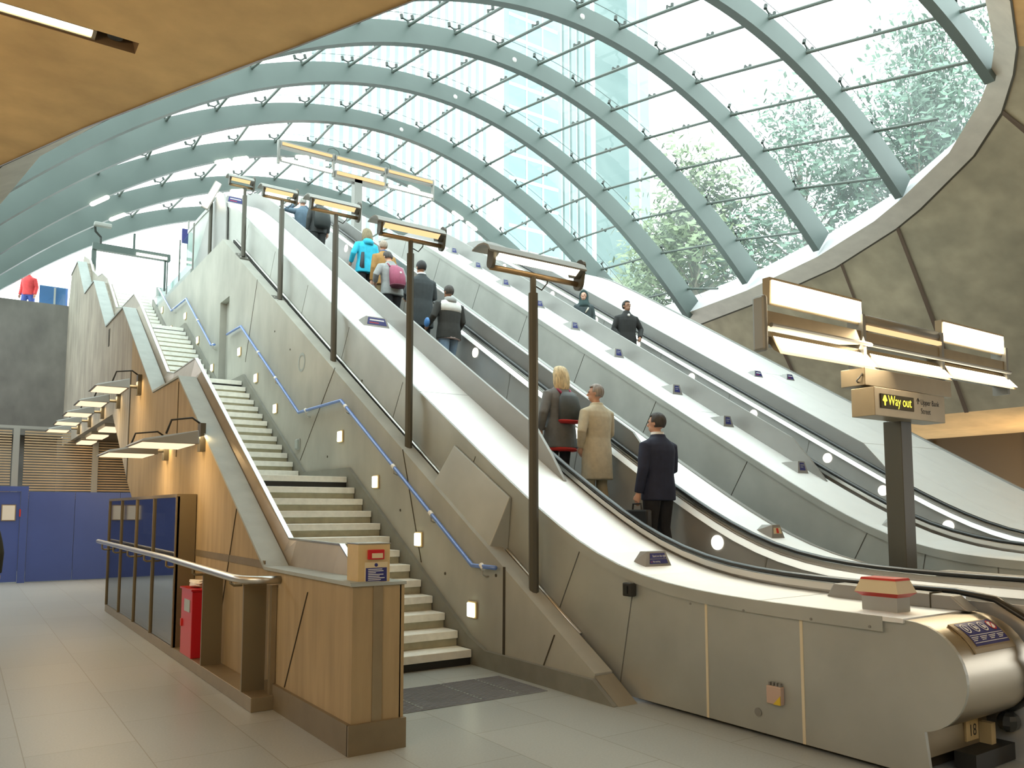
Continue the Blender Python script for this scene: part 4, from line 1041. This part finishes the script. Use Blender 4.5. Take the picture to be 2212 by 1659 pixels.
MB().box(5.2, 5.42, 25.42, 25.47, 9.85, 10.3).build('panel', M['bluesign'], t)
t = thing('security_camera', 'small grey security camera hanging from the exit arch', 'camera', (2.6, 22, 8.8))
MB().tube([(2.62, 22.3, 8.45), (2.62, 22.3, 8.62), (2.48, 22.2, 8.72), (2.45, 22.1, 8.86)], .03, 8).build('arm', M['fit'], t)
MB().box(2.42, 2.82, 21.95, 22.1, 8.80, 8.90).build('body', M['greypost'], t, bevel=.02)
# curved steel cladding hump where the stair wall meets the escalator head
t = thing('head_cladding', 'curved steel cladding hump at the head of the stair wall', 'cladding', (4.9, 20, 8.05))
hp = [(19.6, 8.06), (19.65, 9.0), (19.9, 9.5), (20.4, 9.72), (21.0, 9.6), (21.8, 9.1), (22.6, 8.6), (23.4, 8.35), (23.6, 8.06)]
MB().prism_x(hp, 5.015, 5.05).build('plate', M['guard'], t)
t = thing('blue_barrier', 'blue barrier band between posts at the head of the farther escalator', 'barrier', (9.2, 24, UP))
MB().box(8.55, 9.95, 24.0, 24.04, 8.95, 9.45).build('band', M['bluerail'], t)
for x in (8.6, 9.9): MB().box(x-.04, x+.04, 24.04, 24.12, UP, 9.6).build('post', M['hood'], t)
# street-side glass balustrade and street furniture on the left
t = thing('street_balustrade', 'glass balustrade with blue band along the street edge at far left', 'balustrade', (1.0, 27.2, 7.6))
for a, b in ((-3, .55), (1.62, 1.98), (2.05, 2.3)): MB().box(a, b, 27.0, 27.03, 7.62, 8.40).build('pane', M['pane'], t)
MB().box(1.62, 2.36, 27.05, 27.08, 7.62, 8.34).build('blue_panel', M['bluerail'], t)
MB().box(1.99, 2.04, 27.0, 27.08, 7.6, 8.3).build('post', M['greypost'], t)

# ================================================================== OUTSIDE
t = thing('office_tower', 'white tower with close vertical fins seen through the left of the glass roof', 'building', (48, 90, 0))
MB().box(30, 55.5, 86, 96, 8, 120).build('facade', M['tower'], t)
random.seed(5)
for k in range(21):
    x = 31 + 1.17*k
    MB().box(x, x+.45, 85.93, 86, 12, 118).build('glazing_stripe', M['towerstripe'], t)
MB().box(55.5, 59, 88, 96, 8, 120).build('side_wall', M['tower'], t)
t = thing('glass_tower', 'blue glass tower with pale floor bands behind the middle of the roof', 'building', (70, 100, 0))
MB().box(64, 73, 94, 104, 8, 130).build('curtain_wall', M['towerglass'], t)
for k in range(30):
    MB().box(63.97, 73, 93.92, 94, 14+k*3.6, 14.5+k*3.6).build('floor_band', M['tower'], t)
MB().box(67.0, 67.25, 93.9, 94, 10, 130).box(70, 70.25, 93.9, 94, 10, 130).build('mullion', M['tower'], t)
for k in range(5):
    MB().box(73.2+k*1.5, 74.1+k*1.5, 94.5, 96, 8, 128).build('fin_bay', M['towerstripe'], t)
MB().box(73, 81, 95, 104, 8, 128).build('side_wall', M['tower'], t)
t = thing('slim_tower', 'slim pale glass tower edge right of the middle of the roof', 'building', (86, 92, 0))
MB().box(84, 88.5, 90, 98, 8, 125).build('curtain_wall', M['towerstripe'], t)
MB().box(86, 86.4, 89.9, 90, 8, 125).build('mullion', M['tower'], t)

def tree(x, y, h, cr, label, seed, leaf='leaf', trunk=.25, n=900, base=8.7):
    random.seed(seed)
    t = thing('tree', label, 'tree', (x, y, base), 'trees outside the glass roof')
    mm = MB(); mm.tube([(x, y, base), (x+.1, y, base+h*.4), (x-.1, y+.1, base+h*.75)], [trunk, trunk*.7, trunk*.3], 8)
    blobs = []
    for k in range(26):
        a = random.uniform(0, 2*PI); zz = random.uniform(.18, 1)
        r = cr * math.sin(PI*min(.97, .25+zz*.72))**.8 * random.uniform(.25, 1)
        c = Vector((x + r*math.cos(a), y + r*math.sin(a), base + h*zz)); blobs.append(c)
        mm.tube([(x, y, base + h*zz*.6), tuple(c)], [trunk*.25, .02], 5)
    mm.build('trunk', M['bark'], t)
    mm = MB()
    for c in blobs:
        for q in range(n // 26):
            v = Vector((random.gauss(0, 1), random.gauss(0, 1), random.gauss(0, .8))) * cr * .22
            p = c + v; s = random.uniform(.10, .24)
            u = Vector((random.uniform(-1, 1), random.uniform(-1, 1), random.uniform(-1, 1))).normalized(); w = u.orthogonal().normalized()
            mm.face([p - u*s, p + w*s*.55, p + u*s, p - w*s*.55])
    mm.build('foliage', M[leaf], t)
TR = [(24.5, 22.5, 7.5, 3.2, 'lower pale tree behind the right side of the glass roof', 'leaf2'), (28.5, 20.0, 10.0, 3.8, 'tall green tree behind the lower right panes', 'leaf'), (33.5, 17.2, 13.5, 4.6, 'tallest dense tree at the right end of the glass roof', 'leaf'), (30.0, 16.0, 9.5, 3.6, 'leafy tree close behind the right rim', 'leaf'), (36.5, 13.6, 14.5, 4.2, 'dense tree nearest the curved right rim', 'leaf'), (27.0, 26.0, 6.5, 3.0, 'far low tree beyond the escalator head', 'leaf2')]
for i, (x, y, h, cr, lb, lf) in enumerate(TR): tree(x, y, h, cr, lb, 20+i, lf, .22, 6500)

# ================================================================== PEOPLE
class Fig:
    """one standing person; local frame: x right, y forward, z up; scaled, turned and moved into the world"""
    def __init__(s, name, label, loc, heading, height, lean=0., build=1.):
        s.t = thing(name, label, 'person', loc)
        s.k = height / 1.76; s.h = heading; s.loc = Vector(loc); s.lean = lean; s.bw = build
        c, sn = math.cos(heading), math.sin(heading)
        s.R = lambda p: Vector((p[0]*c - p[1]*sn, p[0]*sn + p[1]*c, p[2]))
    def W(s, p):
        x, y, z = p
        if s.lean and z > .9: y = y + (z - .9) * s.lean
        return s.loc + s.R((x*s.k, y*s.k, z*s.k))
    def fin(s, mm, name, mat, parent=None, smooth=True, remesh=0, sub=0):
        for v in mm.b.verts: v.co = s.W(v.co)
        o = mm.build(name, mat, parent or s.t, smooth)
        if remesh:
            r = o.modifiers.new('r', 'REMESH'); r.mode = 'VOXEL'; r.voxel_size = remesh; r.use_smooth_shade = True
            q = o.modifiers.new('s', 'SMOOTH'); q.factor = .5; q.iterations = 3
        if sub:
            q = o.modifiers.new('s', 'SUBSURF'); q.levels = 1; q.render_levels = 1
        return o
def rings(spec, n=18):
    "spec: (z, rx, ry, cx, cy)"
    out = []
    for z, rx, ry, cx, cy in spec:
        out.append([(cx + rx*math.copysign(abs(math.cos(a))**.85, math.cos(a)), cy + ry*math.copysign(abs(math.sin(a))**.85, math.sin(a)), z) for a in [2*PI*k/n for k in range(n)]])
    return out
ARM0 = dict(R=[(.19, -.01, 1.43), (.245, -.03, 1.14), (.25, .05, .89)], L=[(-.19, -.01, 1.43), (-.245, -.03, 1.14), (-.25, .05, .89)])
def person(label, loc, heading, height, skin='light', hair=(.05, .04, .03), hairstyle='short', top=None, trousers=None, shoes=(.03, .03, .03),
           hem=.88, flare=1.0, armsR=None, armsL=None, stride=.0, headturn=0., headtilt=0., lean=0., collar=None, bw=1.0, legw=1.0, hands=True, sleeve_mat=None):
    F = Fig('person', label, loc, heading, height, lean)
    aR = armsR or ARM0['R']; aL = armsL or ARM0['L']
    sk = SKIN[skin]
    legs = []
    for sg in (1, -1):
        dy = stride * sg
        hip = (.095*sg, 0, .92); knee = (.10*sg, .03 + dy*.55, .50 + (.10 if dy > 0 else 0)*min(1, abs(dy)*4)); ank = (.10*sg, dy - .02, .09 + max(0, dy)*.55)
        legs.append((hip, knee, ank, sg))
    # -- body: one continuous remeshed surface
    b = MB()
    b.loft(rings([(.86, .13, .09, 0, 0), (.95, .165, .11, 0, 0), (1.08, .145, .10, 0, .005), (1.22, .165, .115, 0, .005), (1.36, .185, .115, 0, 0), (1.44, .15, .085, 0, -.01), (1.49, .065, .06, 0, -.005)]))
    for hip, knee, ank, sg in legs:
        b.tube([hip, knee, ank], [.085, .058, .042], 12)
        b.loft([[(ank[0] + x*.045, ank[1] - .05 + yy, ank[2] - .08 + zz) for x, zz in ((-1, 0), (1, 0), (1, h_), (-1, h_))] for yy, h_ in ((0, .07), (.10, .08), (.2, .04))])
    for A in (aR, aL): b.tube([Vector(A[0]) + Vector((0, 0, -.04)), A[1], A[2]], [.052, .042, .028], 12)
    ct, stt = math.cos(headturn), math.sin(headturn)
    def H(x, y, z):
        y2 = y + (z - 1.5) * headtilt
        return (x*ct - y2*stt, x*stt + y2*ct + .015, z)
    b.tube([(0, -.01, 1.44), H(0, .0, 1.56)], [.055, .052], 12)
    hd = MB.__new__(MB); hd.b = b.b
    def hell(c, r, seg=14, rows=9):
        rr = []
        for i in range(rows + 1):
            t_ = PI*i/rows; q = max(math.sin(t_), .03)
            rr.append([H(c[0] + r[0]*q*math.cos(2*PI*k/seg), c[1] + r[1]*q*math.sin(2*PI*k/seg), c[2] - r[2]*math.cos(t_)) for k in range(seg)])
        b.loft(rr)
    hell((0, -.005, 1.665), (.074, .092, .092)); hell((0, .022, 1.60), (.056, .066, .065))
    b.tube([H(0, .085, 1.665), H(0, .108, 1.635), H(0, .09, 1.622)], [.010, .016, .012], 8)
    b.tube([H(-.022, .083, 1.590), H(.022, .083, 1.590)], .010, 6)
    b.tube([H(-.04, .078, 1.682), H(.04, .078, 1.682)], .010, 6)
    for sg in (1, -1): hell((.076*sg, -.01, 1.65), (.012, .022, .034), 8, 6)
    if hands:
        for A, sg in ((aR, 1), (aL, -1)):
            e, w = Vector(A[1]), Vector(A[2]); d = (w - e).normalized()
            side = d.cross(Vector((0, 1, 0)));
            if side.length < .1: side = Vector((1, 0, 0))
            side.normalize(); fw_ = side.cross(d).normalized()          # across the knuckles
            if fw_.y < 0: fw_ = -fw_
            b.tube([w, w + d*.045, w + d*.09], [.026, .036, .034], 10)
            for q in range(4):
                o_ = fw_ * (.027 - .018*q); L = (.062, .072, .068, .052)[q]
                inward = Vector((-sg, 0, 0))
                p0 = w + d*.085 + o_; p1 = p0 + d*L*.5 + inward*.006; p2 = p1 + d*L*.35 + inward*.02; 
                b.tube([p0, p1, p2], [.0095, .009, .008], 7)
            p0 = w + d*.03 + fw_*.028; b.tube([p0, p0 + fw_*.022 + d*.03, p0 + fw_*.026 + d*.062], [.011, .0105, .009], 7)
    F.fin(b, 'body', sk, remesh=.0085*F.k)
    # -- face details
    e = MB()
    for sg in (1, -1):
        c = H(.030*sg, .079, 1.668); e.ell(c, (.012, .008, .007), 8, 6)
    F.fin(e, 'eyes', M['rubber'])
    # -- hair
    hm = pbr(label[:12] + '_hair', hair, .6, var=.38, scale=38., stretch=(1, 1, .25), bump=.5)
    if hairstyle in ('short', 'long', 'bald', 'cap'):
        m = MB(); seg, rows = 20, 12
        R_ = (.081, .101, .101); cz = 1.672
        vs = []
        for i in range(rows + 1):
            t_ = PI*i/rows*.72
            vs.append([m.b.verts.new(H(R_[0]*math.sin(t_)*math.cos(2*PI*k/seg), -.008 + R_[1]*math.sin(t_)*math.sin(2*PI*k/seg), cz + R_[2]*math.cos(t_))) for k in range(seg)])
        for i in range(rows):
            for k in range(seg):
                a = 2*PI*(k+.5)/seg; t_ = PI*(i+.5)/rows*.72
                front = math.sin(a) > .25
                lim = .72 if hairstyle != 'bald' else -1
                if front and t_ > 1.0: continue
                if hairstyle == 'bald' and t_ < .75: continue
                if abs(math.cos(a)) > .85 and math.sin(a) > -.1 and t_ > 1.62 and hairstyle != 'long' : continue
                try: m.b.faces.new((vs[i][k], vs[i][(k+1) % seg], vs[i+1][(k+1) % seg], vs[i+1][k]))
                except ValueError: pass
        o = F.fin(m, 'hair', hm)
        so = o.modifiers.new('sol', 'SOLIDIFY'); so.thickness = .012*F.k; so.offset = 0
    if hairstyle == 'long':
        m = MB(); rr = []
        for z, rx, ry, cy in ((1.785, .03, .03, -.02), (1.77, .075, .08, -.02), (1.72, .106, .10, -.04), (1.65, .120, .105, -.05), (1.57, .130, .10, -.06), (1.50, .122, .085, -.065), (1.455, .10, .06, -.07), (1.44, .05, .03, -.07)):
            rr.append([H(rx*math.cos(a)*(1 + .06*math.sin(5*a + z*25) + .03*math.sin(11*a - z*40)), cy + ry*.8*math.sin(a)*(1 + .05*math.cos(7*a)), z) for a in [2*PI*k/22 for k in range(22)]])
        m.loft(rr); F.fin(m, 'hair', hm, sub=1)
    # -- trousers
    tm_ = cloth(label[:12] + '_trousers', trousers, .85)
    m = MB()
    for hip, knee, ank, sg in legs:
        m.tube([(hip[0], hip[1], hip[2]+.02), (hip[0], (hip[1]*2+knee[1])/3, hip[2]*.66 + knee[2]*.34), knee, ((knee[0]+ank[0])/2, (knee[1]+ank[1])/2-.02, (knee[2]+ank[2])/2), (ank[0], ank[1], ank[2]+.0)], [.108*legw, .10*legw, .075*legw, .07*legw, .066*legw], 14)
    m.loft(rings([(.84, .16, .105, 0, 0), (.92, .178, .122, 0, 0), (1.02, .165, .118, 0, 0)]))
    F.fin(m, 'trousers', tm_, remesh=.011*F.k)
    # -- shoes
    m = MB()
    for hip, knee, ank, sg in legs:
        bx, by, bz = ank[0], ank[1], ank[2] - .085
        m.loft([[(bx + .046*w_*cx, by + yy, bz + zz*hh) for cx, zz in ((-1, 0), (1, 0), (1, .7), (.6, 1), (-.6, 1), (-1, .7))] for yy, w_, hh in ((-.075, .7, .085), (-.04, 1, .10), (.05, 1.0, .095), (.13, 1.05, .06), (.19, .7, .04))])
    F.fin(m, 'shoes', cloth(label[:12] + '_shoes', shoes, .4), sub=1)
    # -- top garment: torso shell, sleeves, collar
    cm = cloth(label[:12] + '_top', top, .8)
    m = MB(); f_ = flare
    spec = [(hem, .185*f_*bw, .135*f_, 0, 0), (hem + .01, .192*f_*bw, .14*f_, 0, 0)]
    for z, rx, ry in ((.95, .19, .14), (1.08, .178, .132), (1.22, .192, .142), (1.34, .206, .14), (1.41, .196, .122), (1.46, .145, .10), (1.50, .082, .082), (1.53, .075, .078)):
        if z > hem + .05:
            g = 1 + (f_-1) * max(0, (1.2 - z) / max(.1, 1.2 - hem)) if z < 1.2 else 1
            spec.append((z, rx*g*bw, ry*g, 0, -.004))
    m.loft(rings(spec, 22))
    for A in (aR, aL):
        sh, el, wr_ = map(Vector, A); sh = sh + Vector((0, 0, -.045)); d = (wr_ - el).normalized()
        m.tube([sh + Vector((-.08 if sh.x > 0 else .08, 0, .035)), sh, sh.lerp(el, .5), el, el.lerp(wr_, .5), wr_ - d*.005], [.06, .072*bw, .067, .06, .054, .048], 14)
    o = F.fin(m, 'jacket', cm, remesh=.0105*F.k)
    if collar:
        m = MB(); m.loft(rings([(1.49, .074, .076, 0, 0), (1.555, .066, .07, 0, .002)]), cap=False)
        q = F.fin(m, 'collar', cloth(label[:12] + '_collar', collar, .7)); so = q.modifiers.new('sol', 'SOLIDIFY'); so.thickness = .012
    return F
def backpack(F, col, z0, z1, w, dep, straps=None, name='backpack', base=None):
    cm = cloth(name + str(col), col, .6); y0 = -.135
    m = MB(); zc = (z0+z1)/2
    m.loft(rings([(z0, w*.8, dep*.5, 0, y0-dep*.55), (z0+.03, w, dep*.62, 0, y0-dep*.6), (zc, w*1.0, dep*.62, 0, y0-dep*.6), (z1-.07, w*.86, dep*.5, 0, y0-dep*.5), (z1, w*.5, dep*.2, 0, y0-dep*.25)], 16))
    o = F.fin(m, name, cm)
    if base:
        m = MB(); m.loft(rings([(z0-.01, w*.82, dep*.52, 0, y0-dep*.55), (z0+.015, w*1.02, dep*.64, 0, y0-dep*.6), (z0+.03, w*1.02, dep*.64, 0, y0-dep*.6)], 16)); F.fin(m, 'base_band', cloth(name+'b'+str(base), base, .6), o)
    for sg in (1, -1):
        m = MB(); m.tube([(.07*sg, y0-.02, z1-.03), (.095*sg, -.09, 1.455), (.10*sg, 0, 1.475), (.115*sg, .10, 1.40), (.13*sg, .145, 1.25), (.16*sg, .09, 1.10), (.17*sg, -.05, z0+.08)], .016, 8)
        F.fin(m, 'strap', cloth(name+'s'+str(straps or col), straps or col, .6), o)
    return o
def stepz(y, off=0.): return ef(y, off) - 1.0 - off*0 - .0
UPH = 0.0           # facing +y, up the run
# riders on the nearer escalator
F = person('man in a dark navy suit holding a black briefcase, lowest rider on the nearer escalator', (7.02, 7.08, 0.93), UPH, 1.95, 'light', (.045, .04, .04), 'short', (.018, .024, .055), (.012, .012, .016), hem=.80, flare=1.06, bw=1.02,
           armsL=[(-.20, -.01, 1.43), (-.255, -.03, 1.14), (-.262, .04, .88)], armsR=[(.20, -.01, 1.43), (.25, .02, 1.15), (.20, .20, 1.08)], collar=(.8, .8, .8), headturn=.35)
cs = thing('briefcase', 'black briefcase held low by the man in the navy suit', 'bag', tuple(F.W((-.27, .06, .45))))
def world_box(F, x0, x1, y0, y1, z0, z1, name, mat, parent, bevel=.0):
    m = MB().box(x0, x1, y0, y1, z0, z1)
    for v in m.b.verts: v.co = F.W(v.co)
    return m.build(name, mat, parent, bevel=bevel)
black_leather = pbr('black_leather', (.02, .02, .022), .35)
world_box(F, -.315, -.235, -.14, .26, .42, .70, 'body', black_leather, cs, .02)
m = MB().tube([F.W((-.275, -.02, .70)), F.W((-.275, -.01, .765)), F.W((-.275, .11, .765)), F.W((-.275, .12, .70))], .012, 8); m.build('handle', black_leather, cs)

F = person('grey haired man in a long beige raincoat and beige trousers', (7.0, 8.2, 1.52), UPH - .0, 1.86, 'light', (.30, .27, .25), 'short', (.56, .51, .38), (.50, .44, .30), (.2, .15, .1), hem=.55, flare=1.12, headturn=.7,
           armsL=[(-.20, -.01, 1.43), (-.28, -.05, 1.15), (-.21, .06, .96)], armsR=[(.20, -.01, 1.43), (.24, .02, 1.15), (.17, .14, .98)], legw=.95)
F = person('blonde woman in a grey tunic with a red hem and a small grey backpack', (6.75, 8.68, 1.80), UPH, 1.86, 'light', (.70, .58, .36), 'long', (.17, .175, .18), (.02, .02, .025), hem=.70, flare=1.24, legw=.85, bw=1.04,
           armsL=[(-.20, -.01, 1.43), (-.29, -.04, 1.15), (-.28, .04, .93)], armsR=[(.20, -.01, 1.43), (.27, .0, 1.15), (.31, .18, 1.02)])
backpack(F, (.055, .065, .07), 1.02, 1.42, .165, .12, (.35, .03, .10), 'backpack', (.55, .03, .03))
m = MB(); m.loft(rings([(.665, .232, .172, 0, 0), (.715, .23, .17, 0, 0)], 22)); F.fin(m, 'red_hem', cloth('redhem', (.62, .035, .03), .7))
F = person('man in a black and white hooded jacket and blue jeans', (6.95, 12.1, 3.87), UPH, 1.78, 'brown', (.05, .045, .04), 'short', (.03, .032, .03), (.16, .24, .34), hem=.80, flare=1.08, bw=1.12, headturn=.15,
           armsL=[(-.22, -.01, 1.43), (-.32, -.04, 1.18), (-.34, .12, 1.05)], armsR=[(.22, -.01, 1.43), (.28, .0, 1.15), (.26, .16, 1.0)], stride=.10)
m = MB(); m.loft(rings([(1.285, .226, .148, 0, 0), (1.36, .235, .146, 0, -.004), (1.425, .228, .13, 0, -.004), (1.475, .16, .105, 0, -.004), (1.49, .12, .09, 0, -.004)], 22)); F.fin(m, 'white_yoke', cloth('whiteyoke', (.72, .75, .74), .7))
m = MB(); m.loft(rings([(1.44, .115, .085, 0, -.05), (1.50, .11, .085, 0, -.055), (1.545, .088, .08, 0, -.03)], 18)); F.fin(m, 'grey_hood', cloth('greyhood', (.34, .36, .36), .8))
m = MB(); m.loft(rings([(.80, .217, .151, 0, 0), (.83, .217, .151, 0, 0)], 22)); F.fin(m, 'waistband', cloth('waistband', (.35, .28, .27), .8))
bag = thing('blue_packet', 'blue and black packet under the arm of the man in the black and white jacket', 'bag', tuple(F.W((-.35, .12, 1.05))))
m = MB().ell((-.385, .08, 1.08), (.035, .09, .085), 12, 8)
for v in m.b.verts: v.co = F.W(v.co)
m.build('packet', cloth('bluepacket', (.06, .22, .55), .5), bag, smooth=True)
F = person('dark haired man in a long charcoal overcoat, partly behind the second lamp post', (6.85, 12.95, 4.37), UPH, 1.93, 'mid', (.02, .02, .022), 'short', (.035, .045, .05), (.025, .025, .028), hem=.62, flare=1.08, bw=1.06,
           armsR=[(.20, -.01, 1.43), (.26, .02, 1.17), (.20, .20, 1.16)], armsL=[(-.20, -.01, 1.43), (-.26, .02, 1.17), (-.18, .20, 1.14)], collar=(.7, .7, .7))
F = person('person in a grey jacket with a maroon rucksack, bending forward', (6.84, 14.15, 5.03), UPH, 1.84, 'light', (.04, .03, .025), 'short', (.30, .32, .32), (.015, .015, .018), hem=.84, flare=1.1, bw=1.08, lean=.18, headtilt=.35,
           armsL=[(-.21, -.01, 1.43), (-.32, -.02, 1.22), (-.27, .14, 1.12)], armsR=[(.21, -.01, 1.43), (.30, .0, 1.18), (.32, .14, 1.02)], stride=.1)
backpack(F, (.30, .06, .12), .96, 1.40, .15, .20, (.28, .05, .10), 'rucksack', (.10, .015, .035))
m = MB().ell((.02, -.372, 1.22), (.022, .012, .022), 8, 6); F.fin(m, 'badge', M['white'])
F = person('grey haired man in a mustard brown padded jacket', (7.06, 15.0, 5.53), UPH, 1.79, 'light', (.34, .28, .22), 'short', (.36, .20, .06), (.26, .19, .10), (.6, .6, .58), hem=.80, flare=1.1, bw=1.08, lean=.06)
m = MB(); m.loft(rings([(1.49, .082, .082, 0, 0), (1.55, .076, .078, 0, 0)], 16), cap=False); F.fin(m, 'blue_scarf', cloth('bluescarf', (.05, .14, .34), .8))
F = person('woman in a bright turquoise hooded coat and black trousers', (7.0, 15.78, 6.0), UPH, 1.77, 'light', (.22, .18, .10), 'long', (.03, .48, .68), (.02, .02, .022), hem=.78, flare=1.22, bw=1.05, stride=.1,
           armsL=[(-.21, -.01, 1.43), (-.31, -.03, 1.18), (-.30, .12, 1.03)])
m = MB(); m.loft(rings([(1.40, .10, .07, 0, -.11), (1.47, .12, .085, 0, -.09), (1.53, .09, .075, 0, -.05)], 16)); F.fin(m, 'coat_hood', cloth('turqhood', (.03, .44, .64), .8))
m = MB(); m.loft([[(-.20, -.09, .85), (-.12, -.175, .85), (-.12, -.165, 1.2), (-.17, -.12, 1.2)], [(-.20, -.10, .855), (-.12, -.18, .855), (-.12, -.17, 1.2), (-.17, -.13, 1.2)]]); F.fin(m, 'dark_side_panel', cloth('darkside', (.05, .06, .07), .8))
F = person('dark haired person with a bulky black backpack behind the third lamp post', (6.85, 18.3, 7.55), UPH, 1.78, 'light', (.05, .03, .025), 'short', (.05, .055, .055), (.035, .038, .038), hem=.82, flare=1.05, headturn=.9)
backpack(F, (.03, .038, .038), .90, 1.42, .19, .22, None, 'backpack')
F = person('man in a blue grey jacket and beige trousers raising a camera to his face', (6.65, 18.85, 7.62), UPH, 1.80, 'light', (.42, .42, .40), 'short', (.11, .17, .23), (.58, .52, .40), hem=.80, flare=1.04,
           armsL=[(-.20, -.01, 1.42), (-.38, .10, 1.42), (-.12, .16, 1.62)], armsR=[(.20, -.01, 1.42), (.34, .12, 1.38), (.10, .16, 1.62)])
# riders coming down on the farther escalator
F = person('woman in a dark green headscarf and patterned coat riding down the farther escalator', (11.9, 14.36, 5.16), PI - .55, 1.66, 'light', (.03, .05, .05), 'none', (.05, .07, .075), (.03, .03, .03), hem=.6, flare=1.1, headturn=-.35)
m = MB(); hk = cloth('greenscarf', (.025, .055, .055), .8)
rr = []
for z, rx, ry, cy in ((1.37, .20, .14, 0), (1.44, .17, .13, -.01), (1.51, .125, .12, -.015), (1.58, .115, .115, -.02), (1.66, .118, .118, -.025), (1.73, .108, .112, -.02), (1.79, .07, .08, -.01), (1.82, .02, .02, -.01)):
    rr.append([(rx*math.cos(a), cy + (ry if math.sin(a) < .6 or z < 1.55 or z > 1.75 else ry*.5)*math.sin(a), z) for a in [2*PI*k/22 for k in range(22)]])
m.loft(rr)
for v in m.b.verts:
    c, s_ = math.cos(-.35), math.sin(-.35)
    if v.co.z > 1.5: v.co = Vector((v.co.x*c - v.co.y*s_, v.co.x*s_ + v.co.y*c, v.co.z))
F.fin(m, 'headscarf', hk)
m = MB(); m.tube([(-.10, .15, 1.33), (-.02, .15, 1.20)], .018, 8); F.fin(m, 'shoulder_strap', cloth('palestrap', (.6, .58, .5), .8))
F = person('young man in a black leather jacket riding down the farther escalator', (11.95, 12.95, 4.44), PI - .35, 1.86, 'brown', (.02, .02, .02), 'short', (.018, .02, .02), (.03, .03, .035), hem=.82, flare=1.03, bw=1.06, headturn=.35,
           armsL=[(-.20, -.01, 1.43), (-.33, -.02, 1.17), (-.24, .12, .97)], armsR=[(.20, -.01, 1.43), (.28, -.02, 1.15), (.22, .14, .97)], collar=(.03, .03, .03))
m = MB().ell((0, .125, 1.44), (.03, .02, .03), 8, 6); F.fin(m, 'shirt_front', M['white'])
# street level and hall
F = person('person in a red top and blue jeans on the street level at far left', (1.45, 29.2, 7.62), PI*.8, 1.72, 'mid', (.03, .03, .03), 'short', (.55, .05, .05), (.05, .09, .30), hem=.88, stride=.16)
F = person('passer-by cut off by the left edge, only a dark sleeve and hand showing', (.17, 12.0, 0), 0, 1.78, 'light', (.04, .03, .03), 'short', (.02, .025, .02), (.02, .02, .02), hem=.82,
           armsR=[(.20, -.01, 1.43), (.25, -.02, 1.15), (.25, .05, .90)])

# ================================================================== LIGHT
w = bpy.data.worlds.new('overcast'); SC.world = w; w.use_nodes = True
nt = w.node_tree; nt.nodes.clear()
bg = nt.nodes.new('ShaderNodeBackground'); ow = nt.nodes.new('ShaderNodeOutputWorld')
tc = nt.nodes.new('ShaderNodeTexCoord'); nz = nt.nodes.new('ShaderNodeTexNoise'); nz.inputs['Scale'].default_value = 2.0; nz.inputs['Detail'].default_value = 4
rp = nt.nodes.new('ShaderNodeValToRGB')
rp.color_ramp.elements[0].color = (.86, .93, .96, 1); rp.color_ramp.elements[1].color = (1, 1, 1, 1)
nt.links.new(tc.outputs['Generated'], nz.inputs['Vector']); nt.links.new(nz.outputs['Fac'], rp.inputs[0]); nt.links.new(rp.outputs[0], bg.inputs[0])
bg.inputs[1].default_value = 3.4
nt.links.new(bg.outputs[0], ow.inputs[0])
def area(name, loc, target, sx, sy, power, col):
    l = bpy.data.lights.new(name, 'AREA'); l.shape = 'RECTANGLE'; l.size = sx; l.size_y = sy; l.energy = power; l.color = col
    o = bpy.data.objects.new(name, l); COL.objects.link(o); o.location = loc
    o.rotation_euler = (Vector(target) - Vector(loc)).to_track_quat('-Z', 'Y').to_euler()
    return o
WARM = (1, .68, .33)
area('mast_light', (9.0, 4.9, 3.6), (5.0, -1, 1.0), 4.5, .35, 85, (1, .82, .56))
area('mast_uplight', (9.4, 5.35, 4.2), (8.5, 3.0, 9), 4.5, .3, 120, WARM)
area('soffit_fill', (-5.0, 3.0, 3.6), (-3.5, 5.5, 7.2), 4, 1.5, 230, (1, .74, .42))  # added warm fills out of view, they tint the soffit orange
area('soffit_fill', (-5.5, 11.0, 3.6), (-3.5, 11.5, 7.2), 3, 1.5, 135, (1, .74, .42))
area('hall_fill', (-3.5, 1.0, 6.2), (1.5, 6.5, .6), 3, 1.5, 50, (1, .85, .64))  # added fills without fixtures, they warm the pillar and near floor
area('hall_fill', (5, -4, 5.0), (4.5, 3.0, .5), 4, 1.5, 45, (1, .88, .70))
area('low_hall_light', (23.5, 9, 3.2), (23.8, 10, 4.3), 1, 6, 70, WARM)
for y in (9.75, 11.75): area('wall_flood_beam', (1.85, y, 2.40), (2.32, y, 1.1), .5, 1.0, 13, (1, .70, .36))
for y in (14.0, 16.07, 18.06, 20.05, 22.05): area('wall_flood_beam', (1.85, y, 3.57), (2.32, y, 2.6), .4, .9, 9, (1, .70, .36))
area('underpass_light', (3.4, 21, 3.3), (3.4, 22, 0), 1.2, 4, 50, WARM)

# ================================================================== CAMERA
cam = bpy.data.cameras.new('camera'); co = bpy.data.objects.new('camera', cam); COL.objects.link(co)
cam.sensor_width = 36; cam.lens = 1735.0 / 2212 * 36
cam.shift_x = (1106 - 1100) / 2212; cam.shift_y = (952 - 829.5) / 2212
cam.clip_end = 600; cam.clip_start = .05
pit = math.atan(150 / 1735.0); yaw = math.radians(34.25)
co.location = (0, 0, 1.7); co.rotation_euler = (PI/2 + pit, 0, -yaw)
SC.camera = co
SC.view_settings.view_transform = 'Standard'; SC.view_settings.look = 'None'; SC.view_settings.gamma = 1; SC.view_settings.use_curve_mapping = False
SC.view_settings.exposure = .45
SC.cycles.max_bounces = 8; SC.cycles.transparent_max_bounces = 16; SC.cycles.sample_clamp_indirect = 6; SC.cycles.caustics_reflective = False; SC.cycles.caustics_refractive = False
